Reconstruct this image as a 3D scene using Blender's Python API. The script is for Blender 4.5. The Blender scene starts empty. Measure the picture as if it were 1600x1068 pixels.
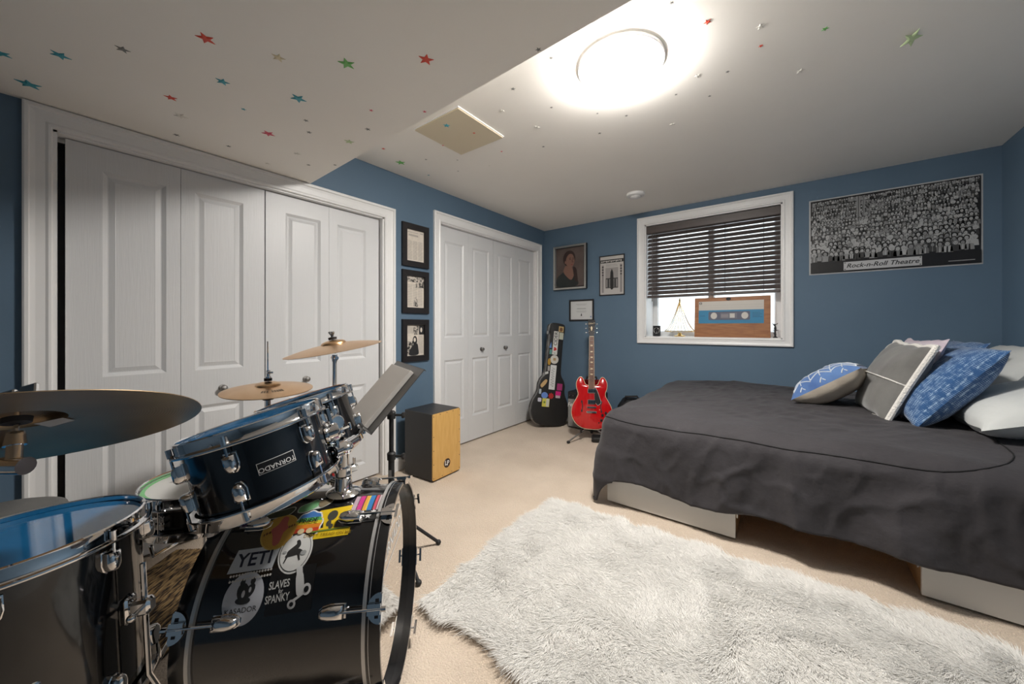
import bpy, bmesh, math, random
import numpy as np
from math import sin, cos, pi, radians, hypot, atan2, sqrt
from mathutils import Vector, Matrix, Euler, noise

# ------------------------------------------------------------------ camera
SC = bpy.context.scene
COL = SC.collection
CAM_H = 1.13
HEAD = radians(37.4)
FOC = 571.0
HOR = 510.5
cam_d = bpy.data.cameras.new('camera')
cam = bpy.data.objects.new('camera', cam_d)
COL.objects.link(cam)
cam.location = (0, 0, CAM_H)
cam.rotation_euler = (radians(90), 0, HEAD)
cam_d.sensor_width = 36
cam_d.lens = FOC / 1600 * 36
cam_d.shift_y = (HOR - 534) / 1600
cam_d.clip_start = 0.02
SC.camera = cam

# ------------------------------------------------------------------ light + exposure
LAMP_W = 41.0          # emission strength of ceiling light diffusers
SKY = 0.50
world = bpy.data.worlds.new('overcast_sky')
SC.world = world
world.use_nodes = True
bg = world.node_tree.nodes['Background']
bg.inputs[0].default_value = (0.93, 0.97, 1.0, 1)
bg.inputs[1].default_value = SKY
vs = SC.view_settings
vs.view_transform = 'Standard'
vs.look = 'None'
vs.gamma = 1
vs.use_curve_mapping = False
vs.exposure = 2.25

# ------------------------------------------------------------------ pixel rays (photo is 1600x1068)
FW = Vector((-sin(HEAD), cos(HEAD), 0))
RT = Vector((cos(HEAD), sin(HEAD), 0))
CAMP = Vector((0, 0, CAM_H))
def ray(px, py):
    return FW * FOC + RT * (px - 800) + Vector((0, 0, HOR - py))
def onz(px, py, z):
    d = ray(px, py); return CAMP + d * ((z - CAM_H) / d.z)
def onx(px, py, x):
    d = ray(px, py); return CAMP + d * (x / d.x)
def ony(px, py, y):
    d = ray(px, py); return CAMP + d * (y / d.y)

# ------------------------------------------------------------------ mesh builder
def frame(z, up=(0, 0, 1)):
    z = Vector(z).normalized(); u = Vector(up)
    if abs(z.dot(u)) > .999: u = Vector((0, 1, 0))
    x = u.cross(z).normalized(); y = z.cross(x)
    return Matrix((x, y, z)).transposed()
def T(x, y=None, z=None):
    return Matrix.Translation(x if y is None else (x, y, z))
def RX(a): return Matrix.Rotation(a, 4, 'X')
def RY(a): return Matrix.Rotation(a, 4, 'Y')
def RZ(a): return Matrix.Rotation(a, 4, 'Z')

class MB:
    def __init__(s): s.v = []; s.f = []; s.m = []
    def add(s, vs, fs, M=None, mi=0):
        b = len(s.v)
        if M is None: s.v += [Vector(p) for p in vs]
        else: s.v += [M @ Vector(p) for p in vs]
        s.f += [tuple(i + b for i in f) for f in fs]; s.m += [mi] * len(fs)
        return s
    def box(s, lo, hi, M=None, mi=0):
        (a, b, c), (d, e, f) = lo, hi
        return s.add([(a,b,c),(d,b,c),(d,e,c),(a,e,c),(a,b,f),(d,b,f),(d,e,f),(a,e,f)],
              [(3,2,1,0),(4,5,6,7),(0,1,5,4),(1,2,6,5),(2,3,7,6),(3,0,4,7)], M, mi)
    def rbox(s, lo, hi, r, M=None, mi=0):
        # chamfered box
        (a,b,c),(d,e,f) = lo,hi
        def ring(x0,x1,y0,y1,z,k):
            return [(x0+k,y0,z),(x1-k,y0,z),(x1,y0+k,z),(x1,y1-k,z),(x1-k,y1,z),(x0+k,y1,z),(x0,y1-k,z),(x0,y0+k,z)]
        q = r*.3
        V = ring(a+r,d-r,b+r,e-r,c,q)+ring(a,d,b,e,c+r,r)+ring(a,d,b,e,f-r,r)+ring(a+r,d-r,b+r,e-r,f,q)
        F = [tuple(range(7,-1,-1)), tuple(range(24,32))]
        for k in range(3):
            for i in range(8):
                j=(i+1)%8; F.append((k*8+i,k*8+j,k*8+8+j,k*8+8+i))
        return s.add(V,F,M,mi)
    def cyl(s, p0, p1, r0, r1=None, n=14, M=None, mi=0, caps=True):
        p0=Vector(p0); p1=Vector(p1); r1 = r0 if r1 is None else r1
        R = frame(p1-p0); V=[]
        for p,r in ((p0,r0),(p1,r1)):
            for i in range(n):
                a=2*pi*i/n; V.append(p+R@Vector((r*cos(a),r*sin(a),0)))
        F=[(i,(i+1)%n,n+(i+1)%n,n+i) for i in range(n)]
        if caps: F += [tuple(range(n-1,-1,-1)), tuple(range(n,2*n))]
        return s.add(V,F,M,mi)
    def lathe(s, prof, n=32, M=None, mi=0, closed=False, a0=0, a1=2*pi):
        full = abs(a1-a0-2*pi)<1e-6; k=len(prof); V=[]; F=[]
        nn = n if full else n+1
        for i in range(nn):
            a=a0+(a1-a0)*i/n
            V += [(r*cos(a),r*sin(a),z) for r,z in prof]
        for i in range(n):
            j=(i+1)%nn
            for q in range(k if closed else k-1):
                w=(q+1)%k
                A,B,C,D = i*k+q, j*k+q, j*k+w, i*k+w
                if prof[q][0]<1e-9 and prof[w][0]<1e-9: continue
                if prof[q][0]<1e-9: F.append((A,C,D))
                elif prof[w][0]<1e-9: F.append((A,B,C))
                else: F.append((A,B,C,D))
        return s.add(V,F,M,mi)
    def tube(s, path, r, n=8, M=None, mi=0, closed=False):
        P=[Vector(p) for p in path]; k=len(P); V=[]; F=[]
        rr = r if hasattr(r,'__len__') else [r]*k
        prev=None
        for i in range(k):
            if closed: t=P[(i+1)%k]-P[i-1]
            else: t=P[min(i+1,k-1)]-P[max(i-1,0)]
            t.normalize()
            if prev is None: R=frame(t)
            else:
                x=R.col[0]-t*R.col[0].dot(t); x.normalize(); R=Matrix((x,t.cross(x),t)).transposed()
            prev=t
            for q in range(n):
                a=2*pi*q/n; V.append(P[i]+R@Vector((rr[i]*cos(a),rr[i]*sin(a),0)))
        for i in range(k if closed else k-1):
            j=(i+1)%k
            for q in range(n):
                w=(q+1)%n; F.append((i*n+q,i*n+w,j*n+w,j*n+q))
        if not closed: F += [tuple(range(n-1,-1,-1)), tuple(range((k-1)*n,k*n))]
        return s.add(V,F,M,mi)
    def prism(s, poly, z0, z1, M=None, mi=0):
        n=len(poly); V=[(x,y,z0) for x,y in poly]+[(x,y,z1) for x,y in poly]
        F=[tuple(range(n-1,-1,-1)),tuple(range(n,2*n))]+[(i,(i+1)%n,n+(i+1)%n,n+i) for i in range(n)]
        return s.add(V,F,M,mi)
    def layers(s, poly, lv, M=None, mi=0):
        # stacked rings of the same outline: lv = [(scale, z)]; outline scaled about its centroid
        n=len(poly); cx=sum(p[0] for p in poly)/n; cy=sum(p[1] for p in poly)/n; V=[]; F=[]
        for k,z in lv:
            sx,sy = k if hasattr(k,'__len__') else (k,k)
            V += [(cx+(x-cx)*sx, cy+(y-cy)*sy, z) for x,y in poly]
        F=[tuple(range(n-1,-1,-1)),tuple(range((len(lv)-1)*n,len(lv)*n))]
        for k in range(len(lv)-1):
            F += [(k*n+i,k*n+(i+1)%n,k*n+n+(i+1)%n,k*n+n+i) for i in range(n)]
        return s.add(V,F,M,mi)
    def flat(s, poly, z=0, M=None, mi=0):
        return s.add([(x,y,z) for x,y in poly],[tuple(range(len(poly)))],M,mi)
    def rect(s, x0, x1, y0, y1, z=0, M=None, mi=0):
        return s.flat([(x0,y0),(x1,y0),(x1,y1),(x0,y1)],z,M,mi)
    def sphere(s, c, r, sc=(1,1,1), n=12, M=None, mi=0):
        prof=[(r*sin(pi*i/n), -r*cos(pi*i/n)) for i in range(n+1)]
        prof[0]=(0,-r); prof[-1]=(0,r)
        A=Matrix.Translation(c)@Matrix.Diagonal((*sc,1))
        return s.lathe(prof,n*2,(M@A) if M else A,mi)
    def rings(s, rects, M=None, mi=0, openu=False):
        # rects: list of (x0,x1,y0,y1,z) nested rectangles joined in sequence
        V=[];F=[]
        for x0,x1,y0,y1,z in rects: V += [(x0,y0,z),(x0,y1,z),(x1,y1,z),(x1,y0,z)]
        for k in range(len(rects)-1):
            for i in range(3 if openu else 4):
                j=(i+1)%4; F.append((k*4+i,k*4+j,k*4+4+j,k*4+4+i))
        return s.add(V,F,M,mi)
    def build(s, name, mats, parent=None, smooth=35, M=None, org=None, fix=True):
        me=bpy.data.meshes.new(name)
        V=s.v
        if org is not None:
            o=Vector(org); V=[p-o for p in V]
        me.from_pydata([tuple(p) for p in V],[],s.f)
        if not isinstance(mats,(list,tuple)): mats=[mats]
        for m in mats: me.materials.append(m)
        if len(mats)>1: me.polygons.foreach_set('material_index',s.m)
        if fix:
            bm=bmesh.new(); bm.from_mesh(me); bmesh.ops.recalc_face_normals(bm,faces=bm.faces); bm.to_mesh(me); bm.free()
        if smooth:
            me.polygons.foreach_set('use_smooth',[True]*len(me.polygons))
            me.set_sharp_from_angle(angle=radians(smooth))
        me.update()
        o=bpy.data.objects.new(name,me); COL.objects.link(o)
        if parent is not None: o.parent=parent
        if M is not None: o.matrix_local=M
        elif org is not None and parent is None: o.location=org
        return o

def tag(o,label,cat,group=None):
    o['label']=label; o['category']=cat
    if group: o['group']=group
    return o
def thing(name,label,cat,M=None,group=None):
    o=bpy.data.objects.new(name,None); COL.objects.link(o); o.empty_display_size=.05
    if M is not None: o.matrix_world=M if isinstance(M,Matrix) else T(*M)
    return tag(o,label,cat,group)
def struct(o): o['kind']='structure'; return o
def sroot(name,M=None):
    o=bpy.data.objects.new(name,None); COL.objects.link(o); o.empty_display_size=.05
    if M is not None: o.matrix_world=M
    return struct(o)

def ell(cx,cy,rx,ry,n=24,rot=0):
    o=[]
    for i in range(n):
        a=2*pi*i/n; x=rx*cos(a); y=ry*sin(a)
        o.append((cx+x*cos(rot)-y*sin(rot), cy+x*sin(rot)+y*cos(rot)))
    return o
def rrect(x0,x1,y0,y1,r,n=5):
    o=[]
    for cx,cy,a0 in ((x1-r,y1-r,0),(x0+r,y1-r,pi/2),(x0+r,y0+r,pi),(x1-r,y0+r,1.5*pi)):
        for i in range(n+1):
            a=a0+pi/2*i/n; o.append((cx+r*cos(a),cy+r*sin(a)))
    return o
def star(cx,cy,R,r=None,n=5,rot=0):
    r=r or R*.45
    return [(cx+(R if i%2==0 else r)*cos(rot+pi/2+pi*i/n), cy+(R if i%2==0 else r)*sin(rot+pi/2+pi*i/n)) for i in range(2*n)]
def spline(P,k=6,closed=True):
    n=len(P); o=[]
    for i in range(n if closed else n-1):
        if closed: a,b,c,d=[P[(i+j)%n] for j in (-1,0,1,2)]
        else: a,b,c,d=P[max(i-1,0)],P[i],P[i+1],P[min(i+2,n-1)]
        for q in range(k):
            t=q/k
            o.append(tuple(.5*(2*b[w]+(c[w]-a[w])*t+(2*a[w]-5*b[w]+4*c[w]-d[w])*t*t+(3*b[w]-a[w]-3*c[w]+d[w])*t**3) for w in range(len(b))))
    if not closed: o.append(tuple(P[-1]))
    return o
_tc={}
def text2d(s,size,shear=0,bold=0,spacing=1.0):
    key=(s,shear,bold,spacing)
    if key not in _tc:
        cu=bpy.data.curves.new('tmp','FONT'); cu.body=s; cu.align_x='CENTER'; cu.align_y='CENTER'
        cu.size=1; cu.shear=shear; cu.offset=bold; cu.resolution_u=3; cu.space_character=spacing
        ob=bpy.data.objects.new('tmp',cu); COL.objects.link(ob)
        dg=bpy.context.evaluated_depsgraph_get(); me=bpy.data.meshes.new_from_object(ob.evaluated_get(dg))
        V=[(v.co.x,v.co.y) for v in me.vertices]; F=[tuple(p.vertices) for p in me.polygons]
        bpy.data.objects.remove(ob); bpy.data.curves.remove(cu); bpy.data.meshes.remove(me)
        _tc[key]=(V,F)
    V,F=_tc[key]
    return [(x*size,y*size) for x,y in V],F
def put_text(mb,s,size,x,y,z,M=None,mi=0,rot=0,sx=1,**k):
    V,F=text2d(s,size,**k); c,sn=cos(rot),sin(rot)
    mb.add([(x+vx*sx*c-vy*sn, y+vx*sx*sn+vy*c, z) for vx,vy in V],F,M,mi)

# ------------------------------------------------------------------ materials
def mat(name,col,rough=.5,metal=0,col2=None,nscale=20,nmix=1.0,bump=0,bscale=200,bdist=.002,coat=0,spec=None,ior=None,
        emit=None,estr=0,stretch=None,sheen=0,trans=0,detail=4,ramp=(.35,.65),brough=None,alpha=None):
    m=bpy.data.materials.new(name); m.use_nodes=True; nt=m.node_tree; N=nt.nodes; L=nt.links
    b=N['Principled BSDF']
    b.inputs['Base Color'].default_value=(*col,1); b.inputs['Roughness'].default_value=rough
    b.inputs['Metallic'].default_value=metal
    if coat: b.inputs['Coat Weight'].default_value=coat; b.inputs['Coat Roughness'].default_value=.04
    if spec is not None: b.inputs['Specular IOR Level'].default_value=spec
    if ior: b.inputs['IOR'].default_value=ior
    if emit: b.inputs['Emission Color'].default_value=(*emit,1); b.inputs['Emission Strength'].default_value=estr
    if sheen: b.inputs['Sheen Weight'].default_value=sheen
    if trans: b.inputs['Transmission Weight'].default_value=trans
    if alpha is not None: b.inputs['Alpha'].default_value=alpha
    tc=N.new('ShaderNodeTexCoord'); mp=N.new('ShaderNodeMapping'); L.new(tc.outputs['Object'],mp.inputs[0])
    if stretch: mp.inputs['Scale'].default_value=stretch
    if col2:
        no=N.new('ShaderNodeTexNoise'); no.inputs['Scale'].default_value=nscale; no.inputs['Detail'].default_value=detail
        L.new(mp.outputs[0],no.inputs['Vector'])
        cr=N.new('ShaderNodeValToRGB'); cr.color_ramp.elements[0].position=ramp[0]; cr.color_ramp.elements[1].position=ramp[1]
        cr.color_ramp.elements[0].color=(*col,1); cr.color_ramp.elements[1].color=(*col2,1)
        L.new(no.outputs['Fac'],cr.inputs[0]); L.new(cr.outputs[0],b.inputs['Base Color'])
    if bump:
        nb=N.new('ShaderNodeTexNoise'); nb.inputs['Scale'].default_value=bscale; nb.inputs['Detail'].default_value=3
        L.new(mp.outputs[0],nb.inputs['Vector'])
        bu=N.new('ShaderNodeBump'); bu.inputs['Strength'].default_value=bump; bu.inputs['Distance'].default_value=bdist
        L.new(nb.outputs['Fac'],bu.inputs['Height']); L.new(bu.outputs[0],b.inputs['Normal'])
    return m
M_WALL=mat('blue_wall_paint',(.100,.165,.240),.6,col2=(.107,.175,.252),nscale=3,bump=.15,bscale=350,bdist=.001)
M_CEIL=mat('ceiling_paint',(.90,.875,.825),.85,col2=(.92,.895,.845),nscale=2,bump=.1,bscale=250,bdist=.001)
M_TRIM=mat('white_trim_paint',(.85,.85,.845),.35)
M_BLACK=mat('black_paint',(.010,.010,.012),.35)
M_BLACKM=mat('black_matte',(.016,.016,.018),.7)
M_CHROME=mat('chrome',(.82,.82,.83),.06,1)
M_STEEL=mat('brushed_steel',(.50,.50,.50),.28,1)
M_RUBBER=mat('black_rubber',(.012,.012,.012),.6)
M_WHITE=mat('white_print',(.78,.78,.77),.5)
M_PAPER=mat('newspaper',(.70,.64,.56),.8,col2=(.64,.58,.50),nscale=40)
M_INK=mat('grey_ink',(.36,.33,.30),.8)
M_BRASS=mat('polished_brass',(.80,.56,.22),.2,1)
M_GLASS=mat('clear_glass',(.95,.95,.95),.02,trans=1,ior=1.45)
def plain(name,c,r=.5): return mat(name,c,r)
# ================================================================== ROOM SHELL
XL, XR, YB, YF, ZC = -2.47, 1.11, 3.90, -1.35, 2.334
ZS = 2.05                                    # underside of the bulkhead
def soff_y(x): return 1.078 - .026*(x-XL)
XD = -2.51                                   # face of the closet doors
def ML(y,z,x=XL): return Matrix(((0,0,1,x),(1,0,0,y),(0,1,0,z),(0,0,0,1)))      # on the left wall
def MBk(x,z,y=YB): return Matrix(((1,0,0,x),(0,0,-1,y),(0,1,0,z),(0,0,0,1)))    # on the back wall
def MCl(x,y,z=ZC): return Matrix(((1,0,0,x),(0,-1,0,y),(0,0,-1,z),(0,0,0,1)))   # under a ceiling

# carpet: beige loop pile
m=bpy.data.materials.new('beige_loop_carpet'); m.use_nodes=True; nt=m.node_tree; N=nt.nodes; L=nt.links; b=N['Principled BSDF']
b.inputs['Roughness'].default_value=.95; b.inputs['Sheen Weight'].default_value=.2
tc=N.new('ShaderNodeTexCoord'); vo=N.new('ShaderNodeTexVoronoi'); vo.inputs['Scale'].default_value=150
no=N.new('ShaderNodeTexNoise'); no.inputs['Scale'].default_value=2.2; no.inputs['Detail'].default_value=3
n2=N.new('ShaderNodeTexNoise'); n2.inputs['Scale'].default_value=260
for q in (vo,no,n2): L.new(tc.outputs['Object'],q.inputs['Vector'])
cr=N.new('ShaderNodeValToRGB'); cr.color_ramp.elements[0].color=(.50,.40,.305,1); cr.color_ramp.elements[1].color=(.72,.605,.49,1)
cr.color_ramp.elements[0].position=.3; cr.color_ramp.elements[1].position=.62
mx=N.new('ShaderNodeMath'); mx.operation='MULTIPLY_ADD'; mx.inputs[1].default_value=.55
L.new(n2.outputs['Fac'],mx.inputs[0]); m3=N.new('ShaderNodeMath'); m3.operation='MULTIPLY'; m3.inputs[1].default_value=.45
L.new(no.outputs['Fac'],m3.inputs[0]); L.new(m3.outputs[0],mx.inputs[2]); L.new(mx.outputs[0],cr.inputs[0]); L.new(cr.outputs[0],b.inputs['Base Color'])
bu=N.new('ShaderNodeBump'); bu.inputs['Strength'].default_value=.9; bu.inputs['Distance'].default_value=.004; bu.invert=True
L.new(vo.outputs['Distance'],bu.inputs['Height']); L.new(bu.outputs[0],b.inputs['Normal'])
M_CARPET=m

# moulded white door skin with embossed wood grain
m=bpy.data.materials.new('white_moulded_door'); m.use_nodes=True; nt=m.node_tree; N=nt.nodes; L=nt.links; b=N['Principled BSDF']
b.inputs['Base Color'].default_value=(.70,.71,.72,1); b.inputs['Roughness'].default_value=.38
tc=N.new('ShaderNodeTexCoord'); mp=N.new('ShaderNodeMapping'); mp.inputs['Scale'].default_value=(1,.045,1)
L.new(tc.outputs['Object'],mp.inputs[0]); no=N.new('ShaderNodeTexNoise'); no.inputs['Scale'].default_value=170; no.inputs['Detail'].default_value=3; no.inputs['Distortion'].default_value=.4
L.new(mp.outputs[0],no.inputs['Vector']); bu=N.new('ShaderNodeBump'); bu.inputs['Strength'].default_value=.35; bu.inputs['Distance'].default_value=.0015
L.new(no.outputs['Fac'],bu.inputs['Height']); L.new(bu.outputs[0],b.inputs['Normal'])
M_DOOR=m

struct(MB().box((-3.1,YF-.1,-.1),(XR+.12,YB+.35,0)).build('floor',M_CARPET,smooth=0))
struct(MB().box((-3.1,YF-.1,ZC),(XR+.12,YB+.35,ZC+.1)).build('ceiling',M_CEIL,smooth=0))
sb=MB(); pl=[(XL,YF),(XR,YF),(XR,soff_y(XR)),(XL,soff_y(XL))]
struct(sb.prism(pl,ZS,ZC).build('ceiling_bulkhead',M_CEIL,smooth=0))
C1=(.048,1.622,1.962); C2=(2.181,3.734,2.058)
wl=MB(); xo=XL-.14
for y0,y1,z0,z1 in ((YF,C1[0],0,ZC),(C1[0],C1[1],C1[2],ZC),(C1[1],C2[0],0,ZC),(C2[0],C2[1],C2[2],ZC),(C2[1],YB,0,ZC)):
    wl.box((xo,y0,z0),(XL,y1,z1))
struct(wl.build('wall_left',M_WALL,smooth=0))
WX0,WX1,WZ0,WZ1 = -1.222,-.060,1.025,2.197
wb=MB()
for x0,x1,z0,z1 in ((-3.1,WX0,0,ZC),(WX1,XR+.12,0,ZC),(WX0,WX1,0,WZ0),(WX0,WX1,WZ1,ZC)):
    wb.box((x0,YB,z0),(x1,YB+.33,z1))
struct(wb.build('wall_back',M_WALL,smooth=0))
struct(MB().box((XR,YF,0),(XR+.12,YB,ZC)).build('wall_right',M_WALL,smooth=0))
struct(MB().box((-3.1,YF-.1,0),(XR+.12,YF,ZC)).build('wall_front',M_WALL,smooth=0))
cw=MB(); cw.box((-3.1,YF,0),(-3.02,YB,ZC)); cw.box((-3.02,1.85,0),(xo,1.93,ZC)); cw.box((-3.02,-.2,0),(xo,-.12,ZC))
struct(cw.build('wall_closet',M_TRIM,smooth=0))

# door casings and jamb linings
PR=[(0,0),(0,.020),(.006,.024),(.016,.024),(.020,.016),(.034,.013),(.060,.012),(.068,.016),(.076,.015),(.080,.010),(.080,0)]   # (inset from outer edge, height)
for k,(c,wo) in enumerate(((C1,(.078,.092,.085)),(C2,(.078,.080,.085)))):
    root=sroot('trim_%d'%(k+1),ML(0,0))
    yo0,yo1,zo=c[0]-wo[0],c[1]+wo[1],c[2]+wo[2]
    rs=[(yo0+i*wo[0]/.08, yo1-i*wo[1]/.08, 0, zo-i*wo[2]/.08, h) for i,h in PR]
    cb=MB(); cb.rings([(a,b_,0,d,h) for a,b_,_,d,h in rs],openu=True); cb.build('casing',M_TRIM,root,smooth=0)
    jb=MB(); jb.box((c[0],0,-.14),(c[0]+.012,c[2],0)); jb.box((c[1]-.012,0,-.14),(c[1],c[2],0)); jb.box((c[0],c[2]-.008,-.14),(c[1],c[2],0))
    jb.build('jamb_lining',M_TRIM,root,smooth=0)
    tr=MB(); tr.box((c[0]+.012,c[2]-.03,-.085),(c[1]-.012,c[2]-.008,-.06)); tr.build('door_track',M_STEEL,root,smooth=0)

M_KNOB=mat('ornate_pewter',(.30,.29,.28),.35,1,bump=.8,bscale=250,bdist=.003)
def leaf_mesh(w,h,panels,t=.03):
    mb=MB(); xs=sorted({0,w,*[p[0] for p in panels],*[p[1] for p in panels]}); ys=sorted({0,h,*[p[2] for p in panels],*[p[3] for p in panels]})
    for i in range(len(xs)-1):
        for j in range(len(ys)-1):
            cx,cy=(xs[i]+xs[i+1])/2,(ys[j]+ys[j+1])/2
            if any(p[0]<cx<p[1] and p[2]<cy<p[3] for p in panels): continue
            mb.rect(xs[i],xs[i+1],ys[j],ys[j+1],0)
    for x0,x1,y0,y1 in panels:
        seq=[(0,0),(.006,-.004),(.016,-.010),(.020,-.010),(.040,-.003),(.042,-.0035)]
        R=[(x0+i,x1-i,y0+i,y1-i,z) for i,z in seq]
        mb.rings(R); a=R[-1]; mb.rect(*a[:4],a[4])
    mb.rings([(0,w,0,h,0),(0,w,0,h,-t)]); mb.rect(0,w,0,h,-t)
    return mb
def knob(parent,x,y,ring=True):
    k=MB(); k.lathe([(0,0),(.019,0),(.019,.003),(.008,.005),(.007,.018),(.012,.021),(.0165,.026),(.017,.031),(.013,.036),(.006,.038),(0,.0385)],20,T(x,y,0))
    k.build('knob',M_KNOB,parent,smooth=50)
def closet(n0,c,stile,hts,knz):
    y0,y1=c[0]+(.032 if n0==1 else .014),c[1]-.014; gap=.004; w=(y1-y0-.012)/4; zb=.014; h=c[2]-.012-zb
    for d in range(2):
        root=sroot('door_%d'%(n0+d),ML(y0+.003+d*(2*w+.005),zb,XD))
        for q in range(2):
            a,b_=(stile[0],stile[1]) if q==0 else (stile[1],stile[0])
            pn=[(a,w-b_,z0-zb,z1-zb) for z0,z1 in hts]
            lf=leaf_mesh(w-.0015,h,pn).build('door_leaf',M_DOOR,root,smooth=0,M=T(q*w,0,0))
            if (d==0 and q==1) or (d==1 and q==0): knob(lf,w*(.46 if q else .60) if n0==1 else w*(.5 if q else .5),knz-zb)
closet(1,C1,(.108,.056),((.12,.71),(.90,1.842)),.793)
closet(3,C2,(.070,.060),((.25,.825),(1.03,1.915)),.905)

# baseboards
BP=[(0,0),(.016,0),(.016,.075),(.012,.088),(.006,.095),(0,.098)]
def baseboard(name,a,b_,nrm):
    mb=MB(); a=Vector((*a,0)); b_=Vector((*b_,0)); n=Vector((*nrm,0)); V=[]
    for p in (a,b_): V += [p+n*o+Vector((0,0,z)) for o,z in BP]
    k=len(BP); mb.add(V,[(i,(i+1)%k,k+(i+1)%k,k+i) for i in range(k)]+[tuple(range(k)),tuple(range(k,2*k))])
    return struct(mb.build(name,M_TRIM,smooth=0))
baseboard('baseboard_left',(XL,C1[1]+.092),(XL,C2[0]-.078),(1,0))
baseboard('baseboard_corner',(XL,C2[1]+.08),(XL,YB),(1,0))
baseboard('baseboard_front',(XL,YF),(XL,C1[0]-.078),(1,0))
baseboard('baseboard_back',(XL,YB),(XR,YB),(0,-1))
baseboard('baseboard_right',(XR,YB),(XR,YF),(-1,0))

# ------------------------------------------------------------------ window
W=sroot('window_1',MBk(0,0))
ox0,ox1,oz0,oz1=WX0-.078,WX1+.075,WZ0-.065,WZ1+.078
mb=MB(); RS=[]
for i,h in PR:
    f=i/.08; RS.append((ox0+f*(WX0-ox0),ox1+f*(WX1-ox1),oz0+f*(WZ0-oz0),oz1+f*(WZ1-oz1),h))
mb.rings(RS); mb.build('casing',M_TRIM,W,smooth=0)
mb=MB(); D=-.29
mb.box((WX0,WZ0,D),(WX0+.012,WZ1,.002)); mb.box((WX1-.012,WZ0,D),(WX1,WZ1,.002)); mb.box((WX0,WZ1-.012,D),(WX1,WZ1,.002))
mb.build('reveal',M_TRIM,W,smooth=0)
MB().box((WX0,WZ0-.012,D),(WX1,WZ0+.008,.002)).build('sill',M_TRIM,W,smooth=0)
M_VINYL=mat('white_vinyl',(.76,.77,.78),.3)
m=bpy.data.materials.new('frosted_pane'); m.use_nodes=True; nt=m.node_tree; N=nt.nodes; L=nt.links
N.remove(N['Principled BSDF']); tr=N.new('ShaderNodeBsdfTranslucent'); gl=N.new('ShaderNodeBsdfGlossy'); gl.inputs['Roughness'].default_value=.15
mix=N.new('ShaderNodeMixShader'); mix.inputs[0].default_value=.06; tc=N.new('ShaderNodeTexCoord'); no=N.new('ShaderNodeTexNoise'); no.inputs['Scale'].default_value=45; no.inputs['Detail'].default_value=6
L.new(tc.outputs['Object'],no.inputs['Vector']); cr=N.new('ShaderNodeValToRGB'); cr.color_ramp.elements[0].color=(.72,.78,.80,1); cr.color_ramp.elements[1].color=(.97,.98,.98,1)
cr.color_ramp.elements[0].position=.3; cr.color_ramp.elements[1].position=.6
L.new(no.outputs['Fac'],cr.inputs[0]); L.new(cr.outputs[0],tr.inputs['Color']); L.new(tr.outputs[0],mix.inputs[1]); L.new(gl.outputs[0],mix.inputs[2]); L.new(mix.outputs[0],N['Material Output'].inputs[0])
M_PANE=m
mid=(WX0+WX1)/2
for s,(a,b_,zz) in enumerate(((WX0+.012,mid+.02,-.27),(mid-.02,WX1-.012,-.245))):
    f=MB(); f.rings([(a,b_,WZ0+.008,WZ1-.012,zz-.01),(a,b_,WZ0+.008,WZ1-.012,zz+.025),(a+.045,b_-.045,WZ0+.055,WZ1-.058,zz+.025),(a+.052,b_-.052,WZ0+.062,WZ1-.065,zz+.004),(a+.052,b_-.052,WZ0+.062,WZ1-.065,zz-.01),(a,b_,WZ0+.008,WZ1-.012,zz-.01)])
    fr=f.build('sash_frame',M_VINYL,W,smooth=0)
    MB().box((a+.05,WZ0+.058,zz-.004),(b_-.05,WZ1-.06,zz+.0)).build('pane',M_PANE,fr,smooth=0)

# ------------------------------------------------------------------ ceiling light
def ceiling_light(x,y,z,label,k=1.0):
    M_LAMP=mat('lit_white_diffuser',(.9,.9,.88),.5,emit=(1.0,.955,.90),estr=LAMP_W*k)
    r=thing('ceiling_light',label,'light',MCl(x,y,z))
    MB().lathe([(0,0),(.188,0),(.191,.003),(.191,.012),(.187,.016),(.180,.017),(0,.017)],48).build('base_ring',M_TRIM,r)
    MB().lathe([(0,.056),(.06,.055),(.11,.052),(.15,.045),(.170,.036),(.178,.026),(.179,.0175),(0,.0175)],48).build('diffuser',M_LAMP,r)
lp=onz(969,112,ZC-.035)
ceiling_light(lp.x,lp.y,ZC,'round white flush ceiling light glowing on the ceiling beyond the bulkhead')
# smoke alarm
p=onz(993,306,ZC-.02)
r=thing('smoke_alarm','round white smoke alarm on the ceiling above the window wall','smoke alarm',MCl(p.x,p.y))
MB().lathe([(0,0),(.078,0),(.080,.006),(.076,.020),(.066,.026),(.050,.027)],40).build('base',M_TRIM,r)
MB().lathe([(0,.042),(.020,.041),(.040,.036),(.047,.030),(.047,.025),(.050,.020)],40).build('cover',M_TRIM,r)
# access panel
r=thing('access_panel','square beige access panel hanging slightly off the ceiling by the bulkhead','panel',MCl(-1.63,1.60))
MB().box((-.185,-.195,.006),(.185,.195,.014)).build('panel_board',mat('beige_panel',(.66,.58,.43),.7),r,smooth=0)
MB().box((-.190,-.2,0),(.190,.2,.007)).build('backing_frame',M_TRIM,r,smooth=0)

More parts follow.
